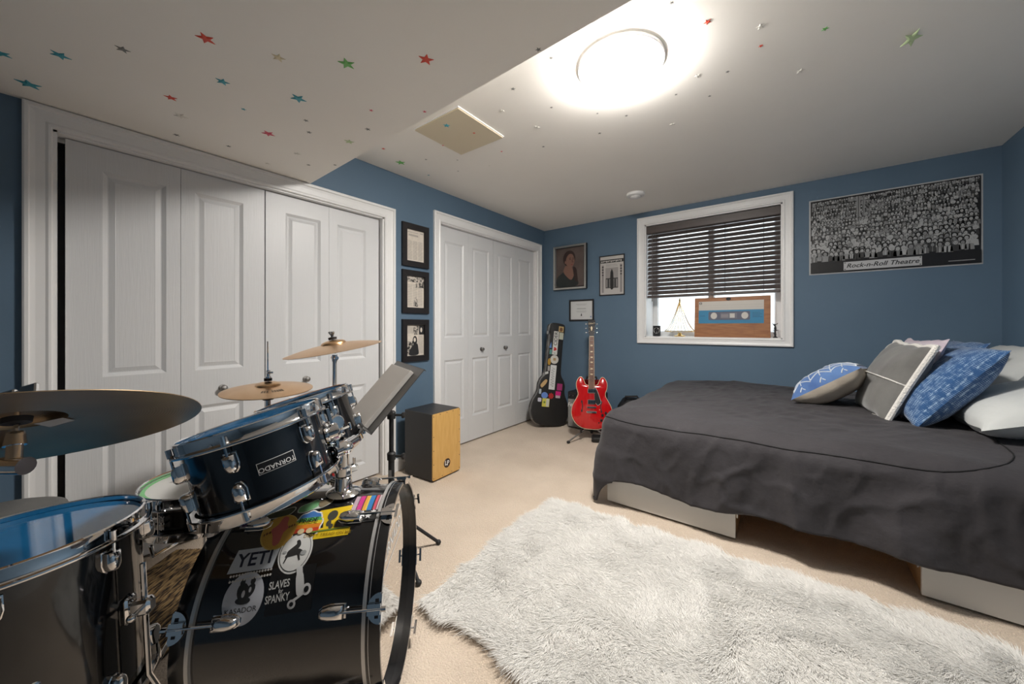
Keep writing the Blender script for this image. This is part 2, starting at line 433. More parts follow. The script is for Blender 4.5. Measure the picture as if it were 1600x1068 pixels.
# ------------------------------------------------------------------ stick-on stars
SCOL={'red':(.70,.07,.04),'teal':(.05,.34,.42),'green':(.18,.52,.14),'pale green':(.55,.68,.40),'pink':(.72,.10,.16),'white':(.74,.72,.66),'grey':(.20,.20,.19),'pale yellow':(.70,.62,.42)}
SM={k:plain('star_'+k.replace(' ','_'),v) for k,v in SCOL.items()}
STM={}
def star_mesh(c):
    if c not in STM:
        o=MB().layers(star(0,0,1,.42),[(1,0),(1,.10),(.55,.22)]).build('star',SM[c],smooth=0); STM[c]=o.data; bpy.data.objects.remove(o)
    return STM[c]
rnd=random.Random(4)
def add_star(px,py,c,size,surf,peel=0):
    if surf=='b': p=onz(px,py,ZS); where='bulkhead'; z=ZS
    elif surf=='p': p=onz(px,py,ZC-.014); z=ZC-.014; where='access panel'
    else: p=onz(px,py,ZC); z=ZC; where='white ceiling'
    o=bpy.data.objects.new('star_sticker',star_mesh(c)); COL.objects.link(o)
    s=size; sz={0:'tiny',1:'small',2:'large'}[0 if s<.012 else 1 if s<.022 else 2]
    if peel: o.matrix_world=T(p.x,p.y,z)@Euler((pi-.5,0,peel)).to_matrix().to_4x4()@Matrix.Diagonal((s,s,s*.7,1)); o.location.z-=s*.45
    else: o.matrix_world=MCl(p.x,p.y,z+.0005)@RZ(rnd.uniform(0,6))@Matrix.Diagonal((s,s,s*.7,1))
    lab='%s %s plastic star stuck %s'%(sz,c,{'bulkhead':'under the low tan bulkhead','access panel':'on the square beige access panel','white ceiling':'on the main ceiling beside the round light'}[where])
    if peel: lab='large pale green star peeling off the main ceiling above the poster'
    tag(o,lab,'star','stick-on stars, %s %s, %s'%(sz,c,where))
for x,y,c,s in ((5,222,'teal',.024),(250,230,'teal',.026),(120,350,'teal',.034),(510,205,'grey',.020),(857,160,'red',.027),(1160,240,'pale yellow',.022),(1445,265,'green',.029),(927,340,'teal',.023),
    (1243,410,'teal',.030),(712,407,'red',.022),(752,482,'white',.026),(735,562,'grey',.014),(1015,455,'teal',.011),(1118,556,'pink',.028),(953,609,'grey',.012),(1275,502,'grey',.012),(1288,551,'grey',.013),
    (1238,640,'white',.018),(1115,681,'white',.014),(1286,687,'grey',.012),(1396,687,'grey',.011),(1547,460,'pink',.010),(1532,538,'grey',.014),(1455,590,'pale green',.024)):
    add_star(x/2.667,y/2.667,c,s,'b')
for x,y,c,s,w in ((530,297,'red',.027,'b'),(523,558,'pink',.010,'b'),(1092,248,'grey',.011,'b'),
    (1157,290,'grey',.010,'c'),(965,444,'grey',.013,'c'),(910,553,'white',.017,'c'),(1157,537,'grey',.010,'c'),(1387,567,'grey',.008,'c'),(1532,578,'grey',.010,'c'),(1085,635,'white',.020,'c'),
    (1398,666,'grey',.012,'c'),(1117,733,'grey',.012,'c'),(633,627,'teal',.022,'p'),(770,665,'red',.011,'p'),(615,727,'pink',.009,'p'),(317,743,'red',.014,'c'),(403,812,'green',.036,'c'),(530,797,'grey',.010,'c'),
    (687,800,'grey',.008,'c'),(690,855,'grey',.008,'c'),(543,875,'teal',.011,'c'),(847,828,'white',.009,'c'),(908,757,'pink',.010,'c')):
    add_star(500+x/3.2,y/3.2,c,s,w)
for x,y,c,s in ((425,10,'grey',.010),(545,73,'red',.016),(722,88,'white',.017),(723,153,'red',.011),(937,96,'green',.014),(512,252,'white',.016),(612,239,'grey',.010),(855,236,'white',.019),(440,315,'grey',.009),(552,320,'grey',.009),(428,413,'white',.018)):
    add_star(850+x/2.133,y/2.133,c,s,'c')
add_star(850+1225/2.133,115/2.133,'pale green',.036,'c',peel=.6)
# ================================================================== WALL ART
def pic_frame(name,label,cat,M,w,h,fw,depth,mf,prof='flat',group=None):
    r=thing(name,label,cat,M,group)
    mb=MB()
    a,b_=w/2,h/2
    mb.rings([(-a,a,-b_,b_,0),(-a,a,-b_,b_,depth-.003),(-a+.003,a-.003,-b_+.003,b_-.003,depth),(-a+fw-.003,a-fw+.003,-b_+fw-.003,b_-fw+.003,depth-.001),(-a+fw,a-fw,-b_+fw,b_-fw,depth-.006),(-a+fw,a-fw,-b_+fw,b_-fw,.002)])
    mb.rect(-a,a,-b_,b_,.0005)
    mb.build('frame',mf,r,smooth=0)
    return r
M_FRBLK=mat('black_wood_frame',(.014,.012,.013),.4)
rn=random.Random(11)
M_PHOTO=mat('halftone_photo',(.02,.02,.02),.6,col2=(.55,.50,.44),nscale=55,detail=5,ramp=(.42,.58))
def lines(mb,x0,x1,y0,y1,n,th,z,mi):
    for i in range(n):
        y=y1-(i+.5)*(y1-y0)/n
        mb.rect(x0,x1-(rn.random()*.25*(x1-x0) if rn.random()<.2 else 0),y-th/2,y+th/2,z,mi=mi)
Y0,Y1=1.777,2.045
def page(r,w,h,kind):
    g=w/2; k=h/2
    MB().rect(-g,g,-k,k,.004).build('page',M_PAPER,r,smooth=0)
    ink=MB()
    if kind==0:
        for i in range(7): ink.rect(-g*.72+i*.0135,-g*.72+i*.0135+.010,k*.58,k*.70,.0046)
        ink.rect(-g*.85,g*.3,k*.80,k*.83,.0046); ink.rect(g*.55,g*.9,k*.82,k*.87,.0046)
        for x in (-.86,-.28,.32): lines(ink,g*x,g*(x+.52),-k*.9,k*.30,24,.0022,.0046,0)
    elif kind==1:
        for x in (-.86,-.28,.30): lines(ink,g*x,g*(x+.52),-k*.9,k*.50,26,.0022,.0046,0)
    else:
        lines(ink,-g*.9,-g*.05,k*.45,k*.9,10,.0022,.0046,0); lines(ink,g*.32,g*.92,-k*.9,k*.3,26,.0022,.0046,0)
    ink.build('print',M_INK,r,smooth=0)
    if kind==1:
        for q in ((-g*.98,g*.30,k*.62,k*.97),(g*.36,g*.98,k*.30,k*.97),(g*.05,g*.33,k*.28,k*.55)): MB().rect(*q,.005).build('photograph',M_PHOTO,r,smooth=0)
        MB().flat(spline([(-.02,-.11),(-.004,-.05),(.006,-.035),(.016,-.05),(.026,-.115),(.0,-.118)],4),.005).build('photograph',M_PHOTO,r,smooth=0)
    if kind==2:
        MB().rect(-g*.2,g*.36,k*.36,k*.95,.005).build('photograph',M_PHOTO,r,smooth=0); MB().rect(g*.42,g*.97,k*.36,k*.96,.005).build('photograph',M_BLACKM,r,smooth=0); MB().rect(-g*.95,g*.28,-k*.93,-k*.05,.005).build('photograph',M_PHOTO,r,smooth=0); ph=MB()
        ph.flat(ell(-.004,.0,.022,.036),.0052,mi=1); ph.flat(ell(-.006,.004,.011,.018),.0054,mi=2); ph.flat(spline([(-.06,-.118),(-.05,-.07),(-.02,-.04),(.02,-.03),(.03,-.07),(.028,-.118)],4),.0052,mi=1)
        ph.flat(ell(.060,.085,.010,.020),.0053,mi=2)
        ph.build('photograph_figures',[M_PHOTO,M_BLACKM,M_PAPER],r,smooth=0)
labs=['black framed newspaper page of dense text columns under a headline, topmost of three','black framed newspaper clipping with a strip of photos along its top, middle of three','black framed clipping with a large photo of a long-haired figure, lowest of three']
for k,(z0,z1) in enumerate(((1.622,1.972),(1.242,1.592),(.848,1.192))):
    r=pic_frame('framed_clipping',labs[k],'picture',ML((Y0+Y1)/2,(z0+z1)/2),Y1-Y0,z1-z0,.047,.022,M_FRBLK,group='framed clippings between the closets')
    page(r,Y1-Y0-.09,z1-z0-.09,k)
# portrait
M_SILVER=mat('silver_frame',(.55,.54,.50),.3,1)
r=thing('framed_portrait','silver framed painted portrait of a woman in a dark top on the blue wall','painting',MBk(-2.097,1.84))
w,h=.436,.525; a,b_=w/2,h/2
mb=MB(); mb.rings([(-a,a,-b_,b_,0),(-a,a,-b_,b_,.040)],mi=1); mb.rings([(-a,a,-b_,b_,.040),(-a+.002,a-.002,-b_+.002,b_-.002,.043),(-a+.022,a-.022,-b_+.022,b_-.022,.043),(-a+.024,a-.024,-b_+.024,b_-.024,.036)])
mb.rings([(-a+.024,a-.024,-b_+.024,b_-.024,.036),(-a+.034,a-.034,-b_+.034,b_-.034,.030),(-a+.034,a-.034,-b_+.034,b_-.034,.02)],mi=1); mb.build('frame',[M_SILVER,M_FRBLK],r,smooth=0)
a-=.034;b_-=.034
cv=MB(); cv.rect(-a,a,-b_,b_,.024)
cv.build('canvas',mat('umber_ground',(.085,.062,.055),.5,col2=(.115,.085,.075),nscale=6),r,smooth=0)
fig=MB()
fig.flat(spline([(-.175,-.219),(-.172,-.12),(-.12,-.075),(-.075,-.045),(-.03,-.03),(.04,-.06),(.075,-.10),(.10,-.219)],6),.0245,mi=0)            # top
fig.flat(spline([(-.085,-.045),(-.055,.02),(.01,.02),(.035,-.02),(.055,-.09),(.02,-.15),(-.04,-.11)],6),.0249,mi=1)                         # neck, chest
fig.flat(spline([(.045,.0),(.085,-.02),(.10,-.10),(.105,-.18),(.07,-.16),(.05,-.08)],6),.0252,mi=2)                                          # hair fall
fig.flat(ell(-.008,.105,.082,.094,28,-.1),.0252,mi=2)                                                                                        # hair
fig.flat(spline([(-.05,.05),(-.045,.11),(-.01,.155),(.035,.15),(.06,.10),(.062,.06),(.045,.015),(.02,-.008),(-.01,.0),(-.035,.02)],6),.0256,mi=1)   # face
fig.flat(ell(-.057,.062,.010,.018),.0258,mi=1)                                                                                               # ear
fig.flat(spline([(.03,.095),(.05,.06),(.045,.052),(.028,.06)],4),.0259,mi=3)
for x in (.005,.047): fig.flat(ell(x,.094,.011,.0045),.0259,mi=2); fig.flat(ell(x,.109,.014,.003,16,.1),.0259,mi=2)
fig.flat(ell(.03,.030,.016,.005),.0259,mi=4)
fig.build('figure',[plain('dark_teal_paint',(.014,.018,.018)),plain('skin_paint',(.22,.115,.085)),plain('hair_paint',(.030,.014,.012)),plain('shade_paint',(.14,.065,.048)),plain('lip_paint',(.22,.05,.045))],r,smooth=0)
# magazine cover
w,h=.291,.445
r=pic_frame('framed_cover','thin black framed white cover with dark banner and a photo of a columned building','picture',MBk(-1.584,1.704),w,h,.010,.014,M_FRBLK)
a,b_=w/2-.01,h/2-.01
MB().rect(-a,a,-b_,b_,.004).build('page',mat('cover_paper',(.52,.50,.48),.6),r,smooth=0)
ink=MB(); ink.rect(-a*.98,a*.98,b_*.66,b_*.83,.0046,mi=0)
for i in range(13): ink.rect(-a*.9+i*.0185,-a*.9+i*.0185+.012,b_*.69+.004*(i%3),b_*.78,.005,mi=1)
ink.rect(-a*.55,a*.55,-b_*.68,b_*.40,.0046,mi=2); ink.rect(-a*.52,a*.52,-b_*.66,-b_*.14,.005,mi=3)
for x in (-.42,-.15,.15,.42): ink.rect(a*x-.006,a*x+.006,-b_*.62,-b_*.20,.0053,mi=2)
ink.flat(spline([(-.018,-.14),(-.016,.02),(-.008,.05),(.0,.07),(.010,.05),(.018,.01),(.020,-.14)],4),.0056,mi=0)
for s in (-1,1):
    ink.rect(s*a*.78-.012,s*a*.78+.012,-b_*.9,b_*.55,.0046,mi=4)
    for i in range(4): ink.rect(s*a*.78-.010,s*a*.78+.010,b_*(.42-.14*i),b_*(.49-.14*i),.005,mi=3)
lines(ink,-a*.5,a*.5,b_*.45,b_*.6,3,.003,.0046,4)
ink.build('print',[plain('cover_black',(.02,.02,.02)),plain('cover_white',(.6,.58,.55)),plain('cover_grey',(.33,.31,.30)),plain('cover_dark',(.05,.05,.05)),plain('cover_light',(.28,.26,.26))],r,smooth=0)
# certificate
w,h=.315,.25
r=pic_frame('framed_certificate','small black framed white certificate with a little black emblem above the guitars','certificate',MBk(-1.955,1.325),w,h,.018,.016,M_FRBLK)
a,b_=w/2-.018,h/2-.018
MB().rect(-a,a,-b_,b_,.004).build('page',plain('certificate_paper',(.62,.63,.63)),r,smooth=0)
ink=MB()
for y,x,t in ((.66,.5,.005),(.56,.4,.003),(.18,.42,.012),(-.06,.45,.003),(-.14,.5,.003),(-.22,.4,.003),(-.75,.2,.003)): ink.rect(-a*x,a*x,b_*y-t/2,b_*y+t/2,.0046,mi=0)
ink.flat([(-.009,-b_*.62),(.009,-b_*.62),(.004,-b_*.40),(0,-b_*.3),(-.004,-b_*.40)],.005,mi=1); ink.flat(ell(a*.86,-b_*.72,.008,.010),.005,mi=2)
ink.build('print',[plain('certificate_ink',(.40,.41,.42)),M_BLACKM,plain('certificate_seal',(.16,.22,.42))],r,smooth=0)

# ------------------------------------------------------------------ crowd poster (a generic drawn crowd in a theatre)
PW,PH=.914,.612
r=thing('crowd_poster','wide black and white poster of a drawn theatre crowd with a title strip','poster',MBk(.573,1.862))
mb=MB(); n=24
V=[];F=[]
for i in range(n+1):
    x=-PW/2+PW*i/n
    for j in range(13):
        y=-PH/2+PH*j/12; cu=max(0,(-.42-x))*.12*(1 if j<6 else .2)+.0012*(1+sin(9*x+4*y))
        V.append((x,y,.0015+cu))
for i in range(n):
    for j in range(12): F.append((i*13+j,(i+1)*13+j,(i+1)*13+j+1,i*13+j+1))
M_POSTB=plain('poster_black',(.012,.012,.014),.35)
M_POSTW=mat('poster_border',(.50,.51,.52),.4)
mb.add(V,F); mb.build('sheet',M_POSTW,r,smooth=60)
pz=.0062
a,b_=PW/2-.010,PH/2-.010
MB().rect(-a,a,-b_,b_,pz).build('print_ground',M_POSTB,r,smooth=0)
cm=[plain('poster_%s'%k,(c,c*1.02,c*1.03),.4) for k,c in (('black',.012),('dark',.05),('mid',.16),('light',.27),('white',.44))]
cr_=MB(); rp=random.Random(21)
rows=15
for q in range(rows):
    f=q/(rows-1); y=b_*.93-(b_*.93+b_*.50)*f**.92; s=.0095+.0125*f**1.3; x=-a+.006+rp.random()*s; zz=pz+.0003+q*.00032
    while x<a-.006:
        yy=y+rp.uniform(-.3,.3)*s+ .05*max(0,x/a)*(1-f)
        yy=min(yy,b_-.014)
        ss=s*rp.uniform(.8,1.15)
        if x-ss*.9>-a and x+ss*.9<a:
            bw=ss*rp.uniform(.9,1.15)
            lo=max(yy-ss*2.6,-b_*.72)
            cr_.flat([(max(x-bw,-a),lo),(min(x+bw,a),lo),(x+bw*.85,yy-ss*.8),(x+bw*.3,yy-ss*.5),(x-bw*.3,yy-ss*.5),(x-bw*.85,yy-ss*.8)],zz,mi=rp.choice((1,1,2,3,3,4)))
            if rp.random()<.5: cr_.flat([(x-bw*.2,lo),(x+bw*.15,lo),(x+bw*.1,yy-ss*.6),(x-bw*.1,yy-ss*.6)],zz+.00006,mi=rp.choice((0,4,2)))
            if rp.random()<.35:
                d=rp.choice((-1,1)); cr_.flat([(x+d*bw*.7,yy-ss*.9),(x+d*bw*.95,yy-ss*.8),(x+d*bw*.85,min(yy+ss*.9,b_)),(x+d*bw*.65,min(yy+ss*.9,b_))],zz+.00006,mi=4)
            hw=rp.uniform(.62,.95)
            cr_.flat(ell(x,min(yy+ss*.12,b_-ss*.85),ss*hw,ss*.82,10),zz+.00012,mi=rp.choice((0,0,0,1,2,4)))
            cr_.flat(ell(x,yy-ss*.05,ss*.47,ss*.6,10),zz+.00018,mi=rp.choice((4,4,3)))
            if f>.25:
                for d in (-1,1): cr_.flat(ell(x+d*ss*.18,yy+ss*.05,ss*.09,ss*.07,6),zz+.00024,mi=0)
                cr_.flat(ell(x,yy-ss*.32,ss*.18,ss*.05,6),zz+.00024,mi=0)
        x+=s*rp.uniform(1.25,1.75)
for x0,dx in ((-.17,.022),(-.135,.012)):         # proscenium columns and swags
    cr_.rect(x0,x0+dx,b_*.18,b_*.96,pz+.0020,mi=3); cr_.rect(x0+dx*.4,x0+dx*.55,b_*.18,b_*.96,pz+.0022,mi=0)
for k in range(4):
    sw=[(-.12+.10*t,b_*(.93-.10*k)-.055*sin(pi*t)*(1-.1*k)) for t in [i/10 for i in range(11)]]
    cr_.add([(x,y,pz+.0021) for x,y in sw]+[(x,y+.008,pz+.0021) for x,y in sw],[(i,i+1,i+12,i+11) for i in range(10)],mi=2+k%2)
cr_.build('crowd_drawing',cm,r,smooth=0)
tb=MB(); zt=pz+.006
tb.rect(-a,a,-b_,-b_*.70,zt-.0002,mi=0); tb.rect(-.245,.175,-b_*.965,-b_*.745,zt,mi=1)
for x in (-.237,.167):
    for y in (-b_*.94,-b_*.77): tb.flat(star(x,y,.006),zt+.0004,mi=0)
tb.rect(.30,.42,-b_*.93,-b_*.91,zt+.0003,mi=2)
tb.build('title_strip',[M_POSTB,plain('poster_label',(.52,.53,.54)),plain('poster_credit',(.3,.3,.3))],r,smooth=0)
tt=MB(); put_text(tt,'Rock-n-Roll Theatre',.047,-.035,-b_*.855,zt+.0006,shear=.3,bold=.012); tt.build('title_lettering',M_POSTB,r,smooth=0)

# ================================================================== BLIND
M_SLAT=mat('dark_walnut_slat',(.075,.060,.056),.40,col2=(.095,.077,.072),nscale=30,stretch=(.1,1,1))
M_CORD=plain('blind_cord',(.05,.035,.03),.8)
BX0,BX1=WX0+.016,WX1-.016
r=thing('window_blind','dark brown wooden slatted blind lowered over most of the window','blind',MBk(0,0))
yb=-.045
MB().rbox((BX0-.004,2.100,yb-.010),(BX1+.004,2.178,yb+.048),.005).build('valance',M_SLAT,r,smooth=0)
MB().box((BX0+.01,2.13,yb-.045),(BX1-.01,2.165,yb-.012)).build('headrail',M_SLAT,r,smooth=0)
sl=MB(); k=5
prof=[(-.025+.05*i/k, .003*(1-(2*i/k-1)**2)) for i in range(k+1)]
V=[(x,pz_,py_) for x in (BX0,BX1) for py_,pz_ in prof]+[(x,pz_-.0028,py_) for x in (BX0,BX1) for py_,pz_ in prof]
kk=k+1; F=[]
for i in range(k): F += [(i,i+1,kk+i+1,kk+i),(2*kk+i,3*kk+i,3*kk+i+1,2*kk+i+1)]
F += [(0,kk,3*kk,2*kk),(k,2*kk+k,3*kk+k,kk+k)]
for e in (0,kk): F.append(tuple([e+i for i in range(kk)]+[2*kk+e+i for i in range(k,-1,-1)]))
sl.add(V,F); s0=sl.build('slat',M_SLAT,r,smooth=40)
zt_,zb_=2.078,1.487; ns=15; tilt=radians(-51)
for i in range(ns):
    o=s0 if i==0 else s0.copy()
    if i: COL.objects.link(o); o.parent=r
    o.matrix_local=T(0,zt_-(zt_-zb_)*i/(ns-1),yb-.004)@RX(-tilt)
MB().rbox((BX0,1.432,yb-.026),(BX1,1.458,yb+.020),.005).build('bottom_rail',M_SLAT,r,smooth=0)
for x in (BX0+.09,BX0+.38,BX1-.42,BX1-.12):
    for d in (-.022,.014):
        MB().cyl((x,1.44,yb+d),(x,2.11,yb+d),.0011,n=6).build('ladder_cord',M_CORD,r)
MB().cyl((BX0+.055,1.395,yb+.040),(BX0+.055,2.115,yb+.036),.0038,n=8).build('tilt_wand',M_SLAT,r)
# ------------------------------------------------------------------ things on the sill
SZ=WZ0+.008
def sillpt(px,py,y): return ony(px,py,y)
p=sillpt(1026,520,3.97)
r=thing('candle_glass','small black glass with a white round emblem standing on the window sill','candle',T(p.x,3.97,SZ))
MB().lathe([(0,0),(.034,0),(.038,.006),(.038,.108),(.035,.110),(.033,.106),(.033,.09),(0,.088)],28).build('glass',M_BLACK,r)
em=MB(); 
def on_cyl(poly,R,a0,z0): return [(R*sin(a0+x/R),-R*cos(a0+x/R),z0+y) for x,y in poly]
em.add(on_cyl(ell(0,0,.030,.030,28),.0386,.25,.060),[tuple(range(28))])
em.build('emblem',M_WHITE,r,smooth=0)
em=MB()
for rot in (.8,-.8): em.add(on_cyl(ell(0,0,.020,.004,16,rot),.0391,.25,.060),[tuple(range(16))])
em.add(on_cyl(ell(-.004,.008,.008,.008,16),.0392,.25,.060),[tuple(range(16))]); em.build('emblem_mark',M_BLACK,r,smooth=0)
p=sillpt(1062,522,4.0)
r=thing('glass_ornament','pyramid shaped clear glass ornament with gold edges and round brass base on the sill','ornament',T(p.x,4.0,SZ))
MB().lathe([(0,0),(.052,0),(.054,.004),(.050,.010),(.025,.016),(.016,.030),(.012,.040),(0,.041)],28).build('base',M_BRASS,r)
go=MB(); fin=MB()
prof=[(.148,.052),(.115,.085),(.085,.135),(.060,.19),(.038,.25),(.020,.31),(.008,.345)]
for k in range(12):
    a=2*pi*k/12; go.tube([(q*cos(a),q*sin(a)*.6,z) for q,z in prof],.0022,6)
ring=[(.148*cos(2*pi*k/24),.148*.6*sin(2*pi*k/24),.052) for k in range(24)]; go.tube(ring,.002,6,closed=True)
for k in range(4):
    a=2*pi*k/4; go.cyl((0,0,.035),(.148*cos(a),.148*.6*sin(a),.052),.0018,n=6)
go.build('gold_ribs',M_BRASS,r)
MB().lathe([(.147,.053),(.114,.086),(.084,.136),(.059,.191),(.037,.251),(.019,.311),(.007,.346)],24,Matrix.Diagonal((1,.6,1,1))).build('glass_shade',mat('thin_glass',(.97,.98,.96),.03,trans=1,ior=1.02),r)
MB().lathe([(0,.34),(.010,.345),(.007,.355),(.011,.365),(.006,.375),(.004,.39),(0,.395)],14).build('finial',M_BRASS,r)
# cassette wall art
A=ony(1085,527,3.93); Bp=ony(1204,528,3.93)
cw_=Bp.x-A.x; ch=.332
M_PINE=mat('stained_pine',(.28,.105,.035),.5,col2=(.40,.17,.06),nscale=9,stretch=(1,8,1),detail=5)
r=thing('cassette_panel','wooden panel made like a blue audio cassette standing on the window sill','wall art',T((A.x+Bp.x)/2,3.925,SZ)@RX(radians(86))@Matrix.Diagonal((1,1.14,1,1)))
g=cw_/2
mb=MB(); mb.rbox((-g,.0,-.02),(g,ch,0),.003); mb.prism([(-g*.68,0),(g*.62,0),(g*.58,.092),(-g*.64,.092)],0,.006); mb.flat(ell(-g*.06,ch-.016,.020,.013,20),.0008,mi=1); mb.build('board',[M_PINE,M_BLACKM],r,smooth=0)
lb=MB(); lb.prism([(-g*.88,.115),(g*.84,.115),(g*.84,.300),(-g*.88,.300)],0,.0012); lb.build('label',plain('cassette_blue',(.015,.22,.42)),r,smooth=0)
wp=MB(); wp.rect(-g*.88,g*.84,.225,.300,.0016,mi=0)
for y in (.245,.265): wp.rect(-g*.86,g*.82,y,y+.0012,.0019,mi=1)
wp.flat(rrect(-g*.86,-g*.79,.277,.293,.002),.0019,mi=2); wp.flat(rrect(-g*.845,-g*.805,.281,.289,.001),.0021,mi=0)
for i in range(4): wp.rect(g*.56,g*(.80-.05*(i%2)),.165+.011*i,.167+.011*i,.0016,mi=2)
wp.rect(-g*.84,-g*.70,.176,.178,.0016,mi=2)
wp.build('label_print',[plain('cassette_cream',(.60,.57,.52)),plain('cassette_line',(.42,.40,.38)),M_BLACKM],r,smooth=0)
wn=MB(); wn.prism(rrect(-g*.60,g*.50,.143,.212,.008),0,.0025,mi=0)
for x in (-g*.45,g*.37): wn.flat(ell(x,.178,.027,.027,28),.003,mi=1)
wn.rect(-g*.27,g*.17,.156,.200,.0028,mi=2); wn.rect(-g*.02,g*.11,.160,.196,.003,mi=1); wn.rect(-g*.25,-g*.06,.163,.19,.003,mi=3)
wn.build('reel_window',[plain('cassette_slate',(.09,.10,.15)),plain('cassette_white',(.62,.60,.56)),plain('cassette_grey',(.16,.16,.20)),plain('cassette_grey2',(.24,.23,.25))],r,smooth=0)
# little dark plant figurine at the right end of the sill
p=sillpt(1208,524,4.0)
r=thing('figurine','small black spiky figurine at the end of the window sill beside the cassette panel','figurine',T(p.x+.015,4.0,SZ))
fg=MB(); fg.lathe([(0,0),(.018,0),(.018,.006),(.008,.012),(.006,.06),(.010,.085),(.004,.11),(0,.112)],12)
rq=random.Random(3)
for i in range(16):
    a=rq.uniform(0,6.28); z=rq.uniform(.02,.12); l=rq.uniform(.015,.035); fg.cyl((0,0,z),(l*cos(a),l*.7*sin(a),z+rq.uniform(0,.025)),.004,.001,n=6)
fg.build('figure',M_BLACKM,r)

# ================================================================== CAJON
r=thing('cajon','black wooden box drum with golden front plate standing beside the closet','box drum',T(-2.215,1.885,0)@RZ(radians(3)))
M_CAJ=mat('charcoal_laminate',(.018,.018,.019),.45,bump=.1,bscale=300,bdist=.0006)
MB().rbox((-.155,-.147,.012),(.143,.147,.497),.004).build('body',M_CAJ,r,smooth=0)
M_TAPA=mat('golden_birch_plywood',(.62,.36,.105),.45,col2=(.68,.42,.14),nscale=8,stretch=(1,6,1))
Mf=Matrix(((0,0,1,.143),(1,0,0,0),(0,1,0,0),(0,0,0,1)))
MB().prism(rrect(-.145,.145,.014,.495,.012),0,.008,Mf).build('front_plate',M_TAPA,r,smooth=0)
sc=[(-.135,y) for y in (.03,.13,.23,.33,.478)]+[(.135,y) for y in (.03,.13,.23,.33,.44,.487)]+[(x,.485) for x in (-.07,0,.065)]+[(x,.026) for x in (-.05,.05)]
for x,y in sc: MB().lathe([(0,.0095),(.002,.0095),(.0038,.008)],10,Mf@T(x,y,0)).build('screw',M_BLACK,r)
lg=MB(); lg.flat(ell(0,.105,.034,.034,32),.0086,Mf); o=lg.build('logo_disc',plain('logo_brown',(.035,.016,.012)),r,smooth=0)
lg=MB(); put_text(lg,'L',.050,-.012,.107,.0092,Mf,bold=.02); put_text(lg,'P',.050,.010,.102,.0092,Mf,bold=.02); lg.build('logo_lettering',M_WHITE,o,smooth=0)
for x in (-.12,.11):
    for y in (-.11,.11): MB().lathe([(0,0),(.012,0),(.014,.004),(.014,.013),(0,.013)],14,T(x,y,0)).build('rubber_foot',M_RUBBER,r)
# ================================================================== GUITAR CORNER
# semi-hollow electric guitar. local: x right, y up along the neck, z towards the viewer
def mirror(h): return h+[(-x,y) for x,y in reversed(h) if abs(x)>1e-6]
half=[(0,0),(.07,.004),(.135,.030),(.180,.080),(.200,.140),(.190,.205),(.158,.262),(.137,.300),(.136,.330),(.150,.372),(.152,.420),(.132,.460),(.108,.474),(.088,.462),(.072,.430),(.058,.405),(.030,.395)]
G_OUT=spline(mirror(half)[:-0 or None],5)
gb=onz(926,672,.115)
gpos=Vector((-1.575,3.36,.115)); view=Vector((-gpos.x,-gpos.y,0)).normalized()
yaw=atan2(view.x,-view.y)
MG=T(gpos)@RZ(yaw)@RX(radians(90-11))@Matrix.Diagonal((1,1.085,1,1))
r=thing('electric_guitar','cherry red semi-hollow electric guitar resting on a tubular floor stand','guitar',MG)
M_RED=mat('cherry_red_lacquer',(.52,.006,.010),.18,coat=.6,col2=(.58,.010,.012),nscale=14,stretch=(3,.3,1))
M_CREAM=plain('cream_binding',(.75,.62,.42),.35)
def inset(poly,d):
    n=len(poly); o=[]
    A=sum(poly[i][0]*poly[(i+1)%n][1]-poly[(i+1)%n][0]*poly[i][1] for i in range(n)); sg=1 if A>0 else -1
    for i in range(n):
        a=Vector(poly[i-1]);b_=Vector(poly[(i+1)%n]); t=(b_-a).normalized(); o.append((poly[i][0]-t.y*d*sg,poly[i][1]+t.x*d*sg))
    return o
def loft(mb,outs,M=None,mi=0,cap0=True,cap1=True):
    n=len(outs[0][0]); V=[];F=[]
    for p,z in outs: V += [(x,y,z) for x,y in p]
    for k in range(len(outs)-1): F += [(k*n+i,k*n+(i+1)%n,k*n+n+(i+1)%n,k*n+n+i) for i in range(n)]
    if cap0: F.append(tuple(range(n-1,-1,-1)))
    if cap1: F.append(tuple(range((len(outs)-1)*n,len(outs)*n)))
    mb.add(V,F,M,mi)
mb=MB(); loft(mb,[(inset(G_OUT,.02),-.052),(inset(G_OUT,.004),-.046),(G_OUT,-.040),(G_OUT,-.004),(inset(G_OUT,.003),.004),(inset(G_OUT,.010),.0095)])
body=mb.build('body',M_RED,r,smooth=50)
n=len(G_OUT); MB().tube([(x,y,-.001) for x,y in G_OUT],.0030,6,closed=True).build('binding',M_CREAM,body)
for s in (-1,1):
    fh=spline([(.098,.150),(.104,.165),(.096,.180),(.094,.215),(.104,.245),(.098,.258),(.088,.250),(.090,.240),(.084,.205),(.090,.170),(.086,.158)],4)
    MB().flat([(s*x,y) for x,y in fh],.0105).build('f_hole_shade',M_BLACKM,body,smooth=0)  # flat dark sheet on the uncut body, painted for the shade inside the hole
pg=[(.030,.245),(.062,.215),(.088,.235),(.092,.25),(.058,.345),(.040,.375),(.026,.378)]
mb=MB(); mb.prism(pg,.016,.018); o=mb.build('pickguard',M_BLACK,r,smooth=0); MB().tube([(x,y,.017) for x,y in pg],.0016,6,closed=True).build('pickguard_edge',M_WHITE,o)
for y in (.245,.345):
    MB().rbox((-.037,y-.020,.008),(.037,y+.020,.022),.003).build('pickup',M_CHROME,r,smooth=0)
MB().rbox((-.045,.190,.010),(.045,.203,.024),.003).build('bridge',M_CHROME,r,smooth=0)
MB().rbox((-.050,.145,.010),(.050,.162,.026),.005).build('tailpiece',M_CHROME,r,smooth=0)
